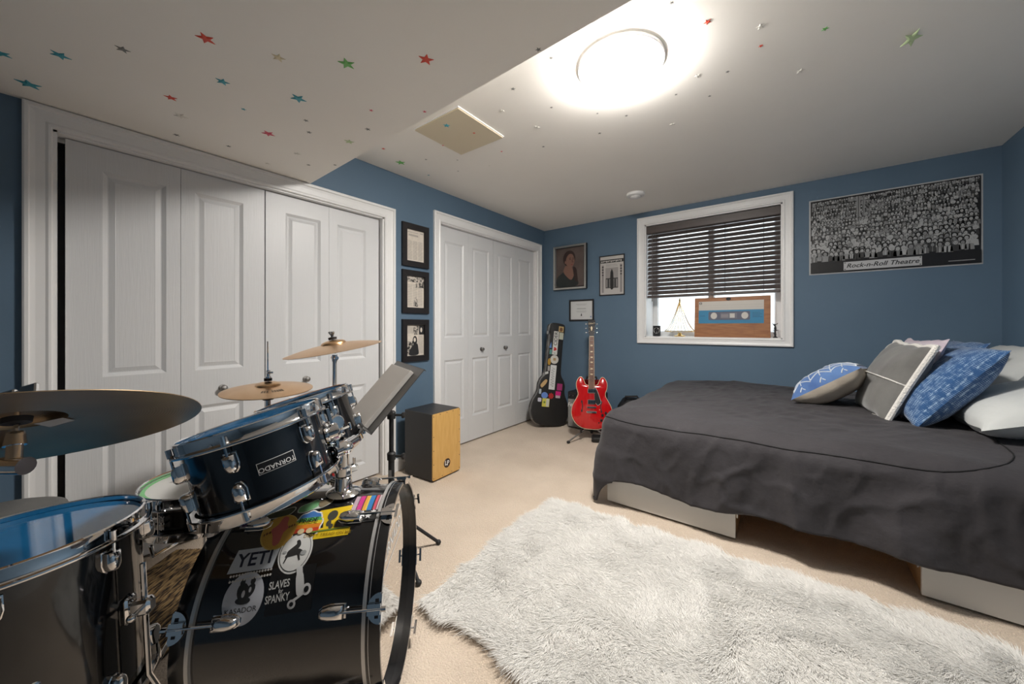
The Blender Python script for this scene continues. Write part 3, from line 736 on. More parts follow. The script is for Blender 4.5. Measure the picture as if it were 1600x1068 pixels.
for x,y in ((.105,.130),(.138,.150),(.095,.085),(.150,.110)):
    MB().lathe([(0,.026),(.009,.026),(.010,.022),(.013,.012),(.013,.004),(0,.004)],16,T(x,y,0)).build('control_knob',M_BLACK,r)
MB().cyl((.078,.178,.006),(.078,.178,.020),.004,n=10).build('switch',M_CREAM,r)
MB().cyl((.07,.062,.008),(.07,.062,.016),.006,n=12).build('output_jack',M_CHROME,r)
NB,NT=.385,.855     # neck runs
mb=MB(); loft(mb,[([(-.028,NB-.03),(.028,NB-.03),(.0215,NT),(-.0215,NT)],-.012),([(-.028,NB-.03),(.028,NB-.03),(.0215,NT),(-.0215,NT)],.012)]); neck=mb.build('neck',M_RED,r,smooth=0)
M_ROSE=mat('rosewood',(.16,.075,.045),.5,col2=(.22,.105,.065),nscale=20,stretch=(8,1,1))
mb=MB(); mb.prism([(-.028,NB-.04),(.028,NB-.04),(.0215,NT),(-.0215,NT)],.012,.018); fb=mb.build('fretboard',M_ROSE,neck,smooth=0)
def nw(y): return .028-(.0065)*(y-NB)/(NT-NB)
for s in (-1,1): MB().cyl((s*nw(NB-.04),NB-.04,.016),(s*nw(NT),NT,.016),.0022,n=6).build('neck_binding',M_CREAM,neck)
fr=[NT-(.628*(1-2**(-k/12))) for k in range(1,20)]
fm=MB()
for y in fr:
    if y>NB-.04: fm.box((-nw(y),y-.0009,.018),(nw(y),y+.0009,.0192))
fm.build('frets',M_CHROME,neck,smooth=0)
for k in (3,5,7,9,12,15):
    y=(fr[k-1]+fr[k-2])/2
    if y>NB-.03: MB().rect(-.012,.012,y-.006,y+.006,.0184).build('fret_marker',M_CREAM,neck,smooth=0)
MB().box((-.0215,NT,.012),(.0215,NT+.005,.021)).build('nut',M_CREAM,neck,smooth=0)
MH=T(0,NT+.004,.008)@RX(radians(-14))
hd=[(-.022,0),(.022,0),(.028,.03),(.030,.05),(.038,.15),(.034,.175),(.016,.168),(0,.178),(-.016,.168),(-.034,.175),(-.038,.15),(-.030,.05),(-.028,.03)]
mb=MB(); mb.prism(hd,-.008,.006,MH); hs=mb.build('headstock',M_BLACK,r,smooth=0)
lt=MB(); put_text(lt,'Gibson',.024,0,.135,.0068,MH,shear=.25,rot=.12); lt.build('logo',M_CREAM,hs,smooth=0)
MB().flat(spline([(0,.055),(.008,.075),(.010,.09),(0,.105),(-.010,.09),(-.008,.075)],4),.0066,MH).build('inlay',M_CREAM,hs,smooth=0)
for s in (-1,1):
    for k in range(3):
        y=.045+.045*k; t=MB(); t.cyl((s*.024,y,.004),(s*.024,y,.018),.004,n=10,M=MH); t.cyl((s*.03,y,-.010),(s*.050,y,-.010),.0025,n=8,M=MH); t.sphere((s*.056,y,-.010),.009,(1,.8,.5),8,M=MH); t.build('tuner',M_CHROME,hs)
st=MB()
for k in range(6):
    x=-.0175+.007*k; st.cyl((x*1.3,.153,.025),(x,NT+.004,.0215),.0005,n=5)
st.build('strings',M_STEEL,r)
# stand
r=thing('guitar_stand','chrome tubular guitar stand with black rubber feet holding the red guitar','stand',T(gpos.x,gpos.y,0)@RZ(yaw))
st=MB(); st.cyl((0,.075,.055),(0,.20,.60),.010,n=12); st.build('upright',M_BLACKM,r)
for x,y in ((-.22,-.13),(.22,-.13),(0,.27)):
    lg=MB(); lg.cyl((0,.08,.14),(x,y,.018),.0085,n=10); o=lg.build('leg',M_STEEL if y<0 else M_BLACKM,r); MB().sphere((x,y,.014),.014,(1.2,1.2,1),8).build('rubber_foot',M_RUBBER,o)
for s in (-1,1):
    a=MB(); a.tube([(0,.075,.10),(s*.08,.07,.095),(s*.10,.02,.095),(s*.10,-.055,.10),(s*.10,-.06,.13)],.009,8); a.build('body_rest',M_RUBBER,r)
MB().tube([(-.05,.125,.60),(-.05,.17,.61),(.05,.17,.61),(.05,.125,.60)],.009,8).build('neck_yoke',M_RUBBER,r)
MB().rbox((.0,-.06,.0),(.13,.07,.05),.012).build('foot_block',M_RUBBER,r)

# hard guitar case leaning in the corner
hl=[(0,0),(-.10,.004),(-.165,.035),(-.200,.10),(-.205,.18),(-.185,.25),(-.155,.31),(-.140,.36),(-.140,.42),(-.120,.475),(-.09,.52),(-.078,.60),(-.074,.90),(-.085,.99),(-.080,1.055),(-.05,1.075)]
cas=spline(hl+[(-x,y) for x,y in reversed(hl) if x<0],4)
MC=T(-2.150,3.50,.022)@RZ(radians(53))@RX(radians(90-7))@RZ(radians(-8.5))@Matrix.Diagonal((1.08,1.09,1.12,1))
r=thing('guitar_case','black hard guitar case covered in stickers leaning in the corner by the closet','guitar case',MC)
M_CASE=mat('black_tolex',(.012,.012,.012),.5,bump=.4,bscale=400,bdist=.001)
M_CSIDE=mat('worn_case_edge',(.035,.034,.032),.5,col2=(.20,.19,.18),nscale=16,ramp=(.45,.75))
mb=MB(); loft(mb,[(inset(cas,.01),-.125),(cas,-.118),(cas,-.012)],mi=1,cap1=False); loft(mb,[(cas,-.012),(inset(cas,.006),-.002),(inset(cas,.018),0)],mi=0,cap0=False); mb.build('shell',[M_CASE,M_CSIDE],r,smooth=30)
MB().tube([(x,y,-.055) for x,y in cas],.004,6,closed=True).build('lid_valance',M_STEEL,r)
def stick(parent,name,poly,col,z=.0008,extra=None):
    mb=MB(); mb.prism(poly,0,z); return mb.build(name,plain('sticker_ink',col,.4),parent,smooth=0)
def rot(poly,a,cx,cy): return [(cx+x*cos(a)-y*sin(a),cy+x*sin(a)+y*cos(a)) for x,y in poly]
WHT=(.66,.66,.62)
o=stick(r,'sticker',rrect(-.045,.012,.735,1.005-.02,.004),WHT)
t=MB(); put_text(t,'CIDER',.052,-.016,.905,.0012,rot=pi/2,bold=.01); put_text(t,'I',.030,-.016,.752,.0012,rot=pi/2,bold=.02); t.build('lettering',M_BLACKM,o,smooth=0)
MB().flat(rot(spline([(0,-.020),(.018,0),(.016,.014),(.006,.016),(0,.008),(-.006,.016),(-.016,.014),(-.018,0)],3),pi/2,-.016,.795),.0013).build('heart',plain('heart_red',(.55,.02,.02)),o,smooth=0)
o=stick(r,'sticker',rrect(.006,.062,.985,1.045,.003),(.50,.36,.16)); MB().flat(ell(.034,1.012,.018,.022),.0012).build('print',plain('sticker_brown',(.16,.07,.03)),o,smooth=0)
o=stick(r,'sticker',rrect(.018,.066,.905,.978,.003),(.52,.54,.44))
o=stick(r,'sticker',ell(-.012,.685,.046,.046,32),(.62,.60,.54)); MB().rect(-.026,.004,.672,.700,.0013).build('print',plain('sticker_tan',(.42,.28,.14)),o,smooth=0)
o=stick(r,'sticker',rrect(-.048,.020,.37,.625,.004),(.70,.71,.70))
t=MB(); rs=random.Random(5); pts=[(-.016+.022*sin(k*1.9)*(.6+.4*rs.random()),.40+.20*k/26) for k in range(27)]
t.tube([(x,y,.0012) for x,y in spline(pts,4,False)],.0012,5); t.build('signature',M_BLACKM,o)
stick(r,'sticker',[(-.085,.80),(-.056,.80),(-.066,.865)],(.10,.22,.50)); stick(r,'sticker',rrect(-.075,-.05,.735,.785,.003),(.10,.28,.24)); stick(r,'sticker',ell(-.068,.655,.018,.036),(.48,.28,.04)); stick(r,'sticker',rrect(-.078,-.055,.56,.61,.003),(.40,.38,.36)); stick(r,'sticker',rot([(-.02,-.01),(.02,-.014),(.026,.010),(-.012,.012)],.5,-.088,.535),(.62,.62,.60))
stick(r,'sticker',rot(spline([(-.045,-.012),(.01,-.020),(.045,-.012),(.050,.004),(.03,.016),(-.035,.018)],3),.95,-.105,.425),(.56,.38,.18))
stick(r,'sticker',ell(-.085,.305,.036,.032),(.14,.26,.62)); stick(r,'sticker',star(-.012,.305,.034,.024,8),(.42,.03,.03)); stick(r,'sticker',rrect(-.155,-.115,.235,.275,.01),(.56,.56,.64)); stick(r,'sticker',rrect(-.15,-.125,.315,.365,.006),(.40,.46,.50))
o=stick(r,'sticker',rrect(-.105,-.025,.19,.275,.003),(.62,.58,.10)); MB().rect(-.06,-.028,.193,.272,.0012).build('print',plain('sticker_pale',(.58,.58,.50)),o,smooth=0); MB().flat(star(-.080,.235,.016,.008,4),.0013).build('print',plain('sticker_green',(.12,.22,.06)),o,smooth=0)
stick(r,'sticker',rrect(.045,.105,.37,.44,.003),(.36,.04,.16)); stick(r,'sticker',rrect(.035,.095,.315,.36,.003),(.62,.02,.20)); stick(r,'sticker',rrect(.038,.090,.29,.318,.003),(.50,.40,.44))
MB().tube([(.20,.22,-.05),(.235,.20,-.05),(.235,.12,-.05),(.20,.10,-.05)],.006,8).build('handle',M_BLACKM,r)
for y in (.05,.5,.95):
    x=-.09 if y>.4 else -.172; MB().rbox((x-.012,y,-.07),(x+.002,y+.035,-.03),.003).build('latch',M_STEEL,r,smooth=0)

# practice amp
r=thing('guitar_amp','small black guitar amplifier with silver grille cloth behind the red guitar','amplifier',T(-1.815,3.755,0))
MB().rbox((-.19,-.10,.008),(.19,.13,.405),.008).build('cabinet',M_CASE,r,smooth=0)
Ma=Matrix(((1,0,0,0),(0,0,-1,-.10),(0,1,0,0),(0,0,0,1)))
M_GRILL=mat('silver_grille_cloth',(.20,.20,.195),.8,col2=(.30,.295,.28),nscale=350)
MB().prism(rrect(-.182,.182,.018,.325,.006),0,.004,Ma).build('grille',M_GRILL,r,smooth=0)
MB().box((-.182,.333,0),(.182,.398,.003),Ma).build('control_panel',M_BLACK,r,smooth=0)
for i in range(8):
    x=-.155+.043*i; k=MB(); k.lathe([(0,.018),(.007,.018),(.009,.004),(.012,.003)],12,Ma@T(x,.362,0)); o=k.build('amp_knob',M_BLACKM,r); MB().rect(-.001,.001,.002,.008,.0185,Ma@T(x,.362,0)).build('pointer',M_WHITE,o,smooth=0)
t=MB(); put_text(t,'Fender',.062,-.105,.270,.0055,Ma,shear=.35,rot=.18,bold=.015); t.build('logo',M_WHITE,r,smooth=0)
MB().tube([(-.07,.02,.404),(-.065,.02,.425),(.065,.02,.425),(.07,.02,.404)],.008,8).build('handle',M_RUBBER,r)
# soft black bag by the bed foot
r=thing('gig_bag','black soft bag slumped against the blue wall behind the red guitar','bag',T(-1.31,3.74,0)@RZ(radians(12)))
V=[];n=28;F=[];lv=[(.0,.17,.09),(.06,.185,.11),(.20,.175,.10),(.31,.15,.075),(.375,.11,.04),(.395,.08,.015)]
for z,a,b_ in lv:
    for i in range(n):
        t=2*pi*i/n; c,s=cos(t),sin(t); V.append((a*abs(c)**.55*(1 if c>0 else -1)+ .04*z, b_*abs(s)**.55*(1 if s>0 else -1)+.15*z*.3, z+.01*sin(3*t)*(z>.05)))
for k in range(len(lv)-1): F += [(k*n+i,k*n+(i+1)%n,k*n+n+(i+1)%n,k*n+n+i) for i in range(n)]
F += [tuple(range(n-1,-1,-1)),tuple(range((len(lv)-1)*n,len(lv)*n))]
MB().add(V,F).build('bag_body',mat('black_nylon',(.010,.011,.014),.5,bump=.3,bscale=60),r,smooth=50)
MB().tube([(-.06,-.03,.37),(-.05,-.06,.42),(.06,-.06,.43),(.09,-.03,.38)],.010,8).build('handle',M_BLACKM,r)
MB().rbox((-.03,-.105,.30),(.01,-.08,.33),.004).build('zip_pull',M_STEEL,r,smooth=0)

# ================================================================== BED
M_MELA=mat('white_melamine',(.72,.72,.70),.3)
M_BIRCH=mat('birch_edge',(.50,.30,.14),.5,col2=(.58,.37,.19),nscale=14,stretch=(1,1,8))
r=thing('storage_bed','white storage bed with drawer fronts and birch panels under the black comforter','bed',T(0,2.25,0))
for k,(x0,x1) in enumerate(((-.945,-.235),(.432,1.095))):
    MB().rbox((x0,0,.012),(x1,.018,.225),.002).build('drawer_front',M_MELA,r,smooth=0)
    sx=x1-.022 if k==0 else x0+.004
    MB().box((sx,.018,.006),(sx+.018,1.55,.300)).build('side_panel',M_BIRCH,r,smooth=0)
    MB().box((x0+.02,.02,.03),(x1-.02,.035,.20)).build('drawer_box',M_BIRCH,r,smooth=0)
    rl=MB(); xx=x1+.001 if k==0 else x0-.008; rl.box((xx,.03,.11),(xx+.007,1.2,.135)); rl.build('drawer_runner',M_STEEL,r,smooth=0)
MB().box((-.945,1.55,.006),(1.095,1.568,.30)).build('rear_panel',M_MELA,r,smooth=0)
MB().box((-.945,.03,.006),(-.927,1.55,.30)).build('end_panel',M_MELA,r,smooth=0)
MB().box((-.935,.015,.24),(1.095,1.57,.30)).build('slat_base',M_BIRCH,r,smooth=0)
rc=MB(); rc.rbox((-.92,2.29,.302),(1.095,3.86,.555),.05); tag(rc.build('mattress',mat('white_ticking',(.7,.7,.68),.8),smooth=50,org=(.1,3.07,.302)),'white mattress lying on the bed frame beneath the black comforter','mattress')
# comforter
X0,YQ,TOP,RR=-.87,2.335,.60,.125
LS,LT=1.965,1.545
def roll(d):
    if d<RR*pi/2: return RR*sin(d/RR), RR*(1-cos(d/RR))
    return RR+.03*(d-RR*pi/2), RR+d-RR*pi/2
def nz(x,y,z=0): return noise.noise(Vector((x,y,z)))
def surf(s,t,ex=0):
    sn,tn=min(s,0),min(t,0); d=hypot(sn,tn)
    puff=.020*nz(s*1.6,t*1.9,1)+.008*nz(s*5,t*5,2)+.006*nz(s*3+t*6,t*2-s*5,5)
    ins=min(s,t,.5); puff+= .028*min(1,max(0,ins)/.35)
    wr=.0045*sin((t*9+s*2.2+2.2*nz(s*1.1,t*1.3,7))*5.2)*max(0,min(1,ins*3))*(.5+nz(s*2,t*2,9))
    cr_n=noise.noise(Vector((s*2.1,t*2.6,11)))*1.3
    wr+=.006*(1-min(1,abs(nz(s*3.2+cr_n,t*7.5-s*2.0,12))*5))*max(0,min(1,ins*5))+.005*(1-min(1,abs(nz(s*6.5-t*5,t*4+cr_n,14))*5))*max(0,min(1,ins*5))
    if d==0: return Vector((X0+s,YQ+t,TOP+puff+wr+ex))
    h,dr=roll(d); ux,uy=-sn/d,-tn/d
    co=s*uy-t*ux
    am=.028*min(1,max(0,dr-.06)/.30)
    fold=am*(sin(co*15+3.2*nz(co*1.7,d*1.5,3))*(.55+.6*nz(co*1.3,0,4))+.5*nz(co*7,d*5,6))
    fold+=.010*nz(s*6,t*6,8)*min(1,dr*8)
    fold+=.009*(1-min(1,abs(nz(co*5+d*2,d*4-co*1.5,15))*4))*min(1,dr*6)+.006*(1-min(1,abs(nz(co*9,d*6,16))*4))*min(1,dr*6)
    h=h+fold+ex
    z=TOP+puff*max(0,1-dr/.25)-dr
    if ux>.05 and uy>.05: h+=.05*min(1,dr/.5)*4*ux*uy*ux*uy
    return Vector((X0+max(s,0)-ux*h,YQ+max(t,0)-uy*h,max(z,.022+.01*nz(s*9,t*9))))
NS,NTT=220,180; smin,tmin=-.50,-.505
V=[];F=[]
def hem(s,t):
    sn,tn=min(s,0),min(t,0); d=hypot(sn,tn)
    if t<0 and s>=-.02:                                    # hem line lifts and dips along the side
        k=1+.05*nz(s*2.1,3.3)+.03*nz(s*6,1.1) - .05*math.exp(-((s-.10)/.10)**2)+.03*math.exp(-((s-.5)/.18)**2)
        t*=k
    mx=.66
    if d>mx: f=mx/d; s=sn*f if s<0 else s; t=tn*f if t<0 else t
    return s,t
for i in range(NS+1):
    s=smin+(LS-smin)*i/NS
    for j in range(NTT+1):
        t=tmin+(LT-tmin)*j/NTT; V.append(surf(*hem(s,t)))
for i in range(NS):
    for j in range(NTT):
        a=i*(NTT+1)+j; F.append((a,a+NTT+1,a+NTT+2,a+1))
M_DUV=mat('black_cotton',(.030,.027,.031),.8,sheen=.12,bump=.5,bscale=22,bdist=.008,col2=(.036,.0325,.037),nscale=4)
r=thing('comforter','dark charcoal comforter draped over the bed and hanging to the drawers','comforter',T(.1,3.1,.6))
cb=MB().add(V,F); co=cb.build('quilt',M_DUV,r,smooth=180,org=(.1,3.1,.6))
sm=co.modifiers.new('thickness','SOLIDIFY'); sm.thickness=.012; sm.offset=-1
pa=[]
def arc(cx,cy,rad,a0,a1,n=10): return [(cx+rad*cos(a0+(a1-a0)*k/n),cy+rad*sin(a0+(a1-a0)*k/n)) for k in range(n+1)]
ft,fs,rad,sr=-.125,-.15,.17,1.60
path=[(fs,1.5-k*.03) for k in range(int((1.5-(ft+rad))/.03))]+arc(fs+rad,ft+rad,rad,pi,1.5*pi)+[(fs+rad+k*.025,ft) for k in range(1,int((sr-rad*1.7-fs-rad)/.025)+1)]+arc(sr-rad*1.7,ft+rad*1.7,rad*1.7,-pi/2,0)+[(sr,ft+rad*1.7+k*.03) for k in range(1,40)]
path=[p for p in path if p[1]<1.52]
MB().tube([tuple(surf(s,t,.0012)) for s,t in path],.0028,6).build('seam',plain('seam_thread',(.008,.008,.009),.9),r,org=(.1,3.1,.6))
# ------------------------------------------------------------------ pillows
def pillow_pt(u,v,w,h,th,side,seed=0,pinch=.06,sag=0):
    e=(1-abs(u)**2.6)*(1-abs(v)**2.6); e=max(e,0)
    x=u*w/2*(1-pinch*(1-v*v)*abs(u)**3); y=v*h/2*(1-pinch*(1-u*u)*abs(v)**3)
    z=side*th/2*e**.52
    k=1-max(abs(u),abs(v))**4
    z+= .010*k*nz(u*2.2+seed,v*2.2,side*.7)+.004*k*nz(u*6+seed,v*5,3)
    edge=.012*nz(u*3+seed,v*3,5)*(1-e)
    return Vector((x,y+edge,z-sag*(u*u+v*v*.5)))
def pillow(name,label,M,w,h,th,mf,mb_=None,seed=0,n=26,pinch=.06,sag=0,group=None,cat='pillow'):
    r=thing(name,label,cat,M,group)
    for side,mm,nm in ((1,mf,'front_cover'),(-1,mb_ or mf,'back_cover')):
        b=MB(); V=[];F=[]
        for i in range(n+1):
            for j in range(n+1):
                u=-1+2*i/n; v=-1+2*j/n; u=sin(u*pi/2)*.35+u*.65; v=sin(v*pi/2)*.35+v*.65
                V.append(pillow_pt(u,v,w,h,th,side,seed,pinch,sag))
        for i in range(n):
            for j in range(n):
                a=i*(n+1)+j; q=(a,a+n+1,a+n+2,a+1); F.append(q if side>0 else q[::-1])
        b.add(V,F); b.build(nm,mm,r,smooth=180,fix=False)
    return r
def orient(c,x,y):
    x=Vector(x).normalized(); y=Vector(y); y=(y-x*y.dot(x)).normalized(); z=x.cross(y)
    return Matrix(((x.x,y.x,z.x,c[0]),(x.y,y.y,z.y,c[1]),(x.z,y.z,z.z,c[2]),(0,0,0,1)))
BT=TOP+.028
# white bed pillows
M_PILW=mat('white_cotton',(.60,.62,.61),.8,sheen=.2,bump=.3,bscale=14,bdist=.01)
pillow('bed_pillow','white bed pillow lying flat by the wall beside the blue woven pillow',orient((.885,2.87,BT+.115),(0,-1,.0),(.90,.05,.30)),.66,.46,.21,M_PILW,seed=3,pinch=.03)
pillow('bed_pillow','white bed pillow propped against the wall behind the blue woven pillows',orient((.95,3.50,BT+.20),(0,-1,.02),(.55,.0,.75)),.66,.46,.18,M_PILW,seed=8,pinch=.03)
# blue woven pillow
m=bpy.data.materials.new('blue_woven_dashes'); m.use_nodes=True; nt=m.node_tree; N=nt.nodes; L=nt.links; b=N['Principled BSDF']; b.inputs['Roughness'].default_value=.85; b.inputs['Sheen Weight'].default_value=.3
tc=N.new('ShaderNodeTexCoord'); br=N.new('ShaderNodeTexBrick'); br.inputs['Scale'].default_value=55; br.inputs['Mortar Size'].default_value=.06; br.inputs['Brick Width'].default_value=.62; br.inputs['Row Height'].default_value=.42; br.offset=.0
br.inputs['Color1'].default_value=(0,0,0,1); br.inputs['Color2'].default_value=(0,0,0,1); br.inputs['Mortar'].default_value=(1,1,1,1)
L.new(tc.outputs['Object'],br.inputs['Vector']); no=N.new('ShaderNodeTexNoise'); no.inputs['Scale'].default_value=42; L.new(tc.outputs['Object'],no.inputs['Vector'])
cr=N.new('ShaderNodeValToRGB'); cr.color_ramp.elements[0].position=.40; cr.color_ramp.elements[1].position=.62; L.new(no.outputs['Fac'],cr.inputs[0])
mu=N.new('ShaderNodeMath'); mu.operation='MULTIPLY'; L.new(br.outputs['Color'],mu.inputs[0]); L.new(cr.outputs[0],mu.inputs[1])
mi_=N.new('ShaderNodeMix'); mi_.data_type='RGBA'; mi_.inputs[6].default_value=(.018,.085,.235,1); mi_.inputs[7].default_value=(.32,.45,.62,1); L.new(mu.outputs[0],mi_.inputs[0]); L.new(mi_.outputs[2],b.inputs['Base Color'])
bu=N.new('ShaderNodeBump'); bu.inputs['Strength'].default_value=.5; bu.inputs['Distance'].default_value=.004; L.new(br.outputs['Color'],bu.inputs['Height']); L.new(bu.outputs[0],b.inputs['Normal'])
M_WOV=m
pillow('woven_pillow','blue woven pillow with white dashes leaning beside the grey suede cushion',orient((.625,2.955,BT+.195),(.10,-1,.0),(.30,.06,.40)),.51,.50,.20,M_WOV,seed=14,pinch=.05,group=None)
pillow('woven_pillow','blue woven pillow mostly hidden behind the other blue pillow',orient((.72,3.40,BT+.215),(0.05,-1,.0),(.28,.0,.42)),.48,.48,.15,M_WOV,seed=17,pinch=.05)
# mauve pillow then grey suede cushion with white braid
pillow('mauve_pillow','pale mauve striped pillow standing behind the grey suede cushion',orient((.53,3.115,BT+.218),(.14,-1,.02),(.18,0,.42)),.49,.47,.10,mat('mauve_linen',(.46,.37,.45),.8,col2=(.60,.56,.60),nscale=9,stretch=(.3,6,1)),seed=21)
M_SUEDE=mat('grey_suede',(.115,.113,.108),.9,col2=(.165,.163,.155),nscale=7,sheen=.5,bump=.2,bscale=120,bdist=.002)
M_BRAID=mat('cream_braid',(.80,.78,.74),.9,bump=1,bscale=110,bdist=.008)
w,h,th=.49,.46,.17
Mg=orient((.462,3.03,BT+.195),(.14,-1,-.02),(.19,0,.42))
r=pillow('suede_cushion','grey suede cushion edged with thick white braid leaning on the pillows','cushion' and Mg,w,h,th,M_SUEDE,seed=25,cat='cushion')
def edge_path(n=30):
    o=[]
    for a,b_ in (((-1,-1),(1,-1)),((1,-1),(1,1)),((1,1),(-1,1)),((-1,1),(-1,-1))):
        for k in range(n): o.append((a[0]+(b_[0]-a[0])*k/n,a[1]+(b_[1]-a[1])*k/n))
    return o
MB().tube([tuple(pillow_pt(u,v,w,h,th,1,25)) for u,v in edge_path()],.0145,8,closed=True).build('braid_trim',M_BRAID,r)
for q,off in ((0,None),):
    MB().tube([tuple(pillow_pt(-1+2*k/30,-.02,w,h,th,1,25)+Vector((0,0,.004))) for k in range(0,31)],.0040,6).build('seam_cord',M_BRAID,r)
MB().tube([tuple(pillow_pt(-.86+.10*(1-cos(k/30*pi-pi/2)),-.9+1.8*k/30,w,h,th,1,25)+Vector((0,0,.001))) for k in range(31)],.0018,6).build('seam_cord',M_BRAID,r)
# small geometric cushion
w,h,th=.40,.42,.19
a37=radians(36)
Mg=orient((.200,3.12,BT+.135),(cos(a37),-.12,sin(a37)),(.0,1,-.22))
M_GEO=mat('blue_cotton_print',(.055,.125,.33),.8,col2=(.11,.22,.46),nscale=6,sheen=.2)
M_FLAX=mat('cream_flax',(.58,.51,.42),.9,bump=.4,bscale=90,bdist=.003)
r=pillow('geometric_cushion','small blue cushion printed with white angular lines and a cream back','cushion' and Mg,w,h,th,M_GEO,M_FLAX,seed=31,cat='cushion')
ln=MB()
def uvline(a,b_,rad=.0032):
    P=[]
    for k in range(13):
        u=a[0]+(b_[0]-a[0])*k/12; v=a[1]+(b_[1]-a[1])*k/12
        if abs(u)<=.985 and abs(v)<=.985: P.append(tuple(pillow_pt(u,v,w,h,th,1,31)+Vector((0,0,.0006))))
    if len(P)>2: ln.tube(P,rad,5)
for i in range(-3,4):
    x=i*.30+.05; uvline((x,-1),(x,1))
    for j in range(-4,5):
        y=j*.30+(.06 if i%2 else -.04); sg=1 if i%2 else -1
        uvline((x,y),(x+.30,y+sg*.24))
ln.build('printed_lines',mat('white_ink',(.62,.66,.70),.8),r)

# ================================================================== RUG
RX0,RX1,RY0,RY1=-1.215,.64,.955,2.045
r=thing('fur_rug','shaggy white faux fur rug lying on the carpet beside the bed','rug',T((RX0+RX1)/2,(RY0+RY1)/2,0))
M_FUR=mat('white_faux_fur',(.86,.845,.81),.7)
mb=MB(); mb.layers(rrect(RX0+.01,RX1-.01,RY0+.01,RY1-.01,.06),[(1,.001),(1,.010),((.985,.975),.020),((.96,.935),.026)]); mb.build('backing',M_FUR,r,smooth=0,org=((RX0+RX1)/2,(RY0+RY1)/2,0))
NF=260000; K=6
rg=np.random.default_rng(7)
fx=rg.uniform(RX0+.02,RX1-.02,NF); fy=rg.uniform(RY0+.02,RY1-.02,NF)
def vn(x,y,sc,seed):       # smooth value noise
    x=x*sc+seed*17.3+100; y=y*sc+seed*9.1+100; xi=np.floor(x).astype(int); yi=np.floor(y).astype(int); u=x-xi; v=y-yi; u=u*u*(3-2*u); v=v*v*(3-2*v)
    def hsh(a,b_): 
        q=np.sin(a*127.1+b_*311.7+seed*74.7)*43758.5453; return q-np.floor(q)
    return (hsh(xi,yi)*(1-u)+hsh(xi+1,yi)*u)*(1-v)+(hsh(xi,yi+1)*(1-u)+hsh(xi+1,yi+1)*u)*v
ang=3.9+(vn(fx,fy,4,1)-.5)*3.4+(vn(fx,fy,13,2)-.5)*3.0+rg.normal(0,.40,NF)
lean=.50+.40*vn(fx,fy,14,3)+rg.normal(0,.12,NF)
# tufts: strands lean together towards clump centres
cl=.030; cx=np.floor(fx/cl)*cl+cl*.5; cy=np.floor(fy/cl)*cl+cl*.5
jx=(vn(cx,cy,97,4)-.5)*cl; jy=(vn(cx,cy,83,5)-.5)*cl
ln_=.050+.020*vn(fx,fy,9,6)+rg.normal(0,.006,NF)
P=np.zeros((NF,K,3))
for k in range(K):
    t=k/(K-1); w_=.45*t*t
    dx=np.cos(ang)*ln_*lean*(.35*t+.65*t*t); dy=np.sin(ang)*ln_*lean*(.35*t+.65*t*t)
    # edges splay outwards
    def ew(d): return np.clip(1-d/.14,0,1)**2
    ox=-.020*ew(fx-RX0)+.045*ew(RX1-fx); oy=-.028*ew(fy-RY0)+.050*ew(RY1-fy)
    P[:,k,0]=fx+dx+(cx+jx-fx)*w_+ox*t*t; P[:,k,1]=fy+dy+(cy+jy-fy)*w_+oy*t*t
    P[:,k,2]=.010+ln_*(t-.42*t*t)*(1.0-.25*lean)*.9*(1-.3*np.maximum(np.maximum(ew(fx-RX0),ew(RX1-fx)),np.maximum(ew(fy-RY0),ew(RY1-fy))))
P[:,:,0]-=(RX0+RX1)/2; P[:,:,1]-=(RY0+RY1)/2; P[:,:,2]=np.maximum(P[:,:,2],.004)
hc=bpy.data.hair_curves.new('fur_pile'); hc.add_curves([K]*NF)
hc.points.foreach_set('position',P.reshape(-1).astype(np.float32))
ra=hc.attributes.get('radius') or hc.attributes.new('radius','FLOAT','POINT')
ra.data.foreach_set('value',np.tile(np.array([.0012,.0012,.0011,.0009,.0007,.0003],np.float32),NF))
hc.materials.append(M_FUR)
ho=bpy.data.objects.new('fur_pile',hc); COL.objects.link(ho); ho.parent=r; ho['kind']='stuff'
# ================================================================== DRUM KIT
m=bpy.data.materials.new('black_sparkle_lacquer'); m.use_nodes=True; nt=m.node_tree; N=nt.nodes; L=nt.links; b=N['Principled BSDF']
b.inputs['Roughness'].default_value=.12; b.inputs['Coat Weight'].default_value=.5; b.inputs['Coat Roughness'].default_value=.03; b.inputs['IOR'].default_value=1.6
tc=N.new('ShaderNodeTexCoord'); vo=N.new('ShaderNodeTexVoronoi'); vo.inputs['Scale'].default_value=900; L.new(tc.outputs['Object'],vo.inputs['Vector'])
cr=N.new('ShaderNodeValToRGB'); cr.color_ramp.elements[0].color=(.10,.10,.11,1); cr.color_ramp.elements[1].color=(.0055,.0055,.0065,1); cr.color_ramp.elements[0].position=.02; cr.color_ramp.elements[1].position=.14
L.new(vo.outputs['Distance'],cr.inputs[0]); L.new(cr.outputs[0],b.inputs['Base Color'])
M_SHELL=m
M_BLUEH=mat('blue_oil_head',(.012,.15,.36),.05,spec=.9,ior=1.7)
M_COATW=mat('coated_white_head',(.62,.62,.60),.6)
M_MIRR=mat('mirror_black_head',(.70,.68,.66),.03,1)
M_HOOPB=mat('black_hoop_lacquer',(.008,.008,.009),.2,coat=.4)
M_INLAY=mat('silver_inlay',(.60,.60,.60),.25,.6)
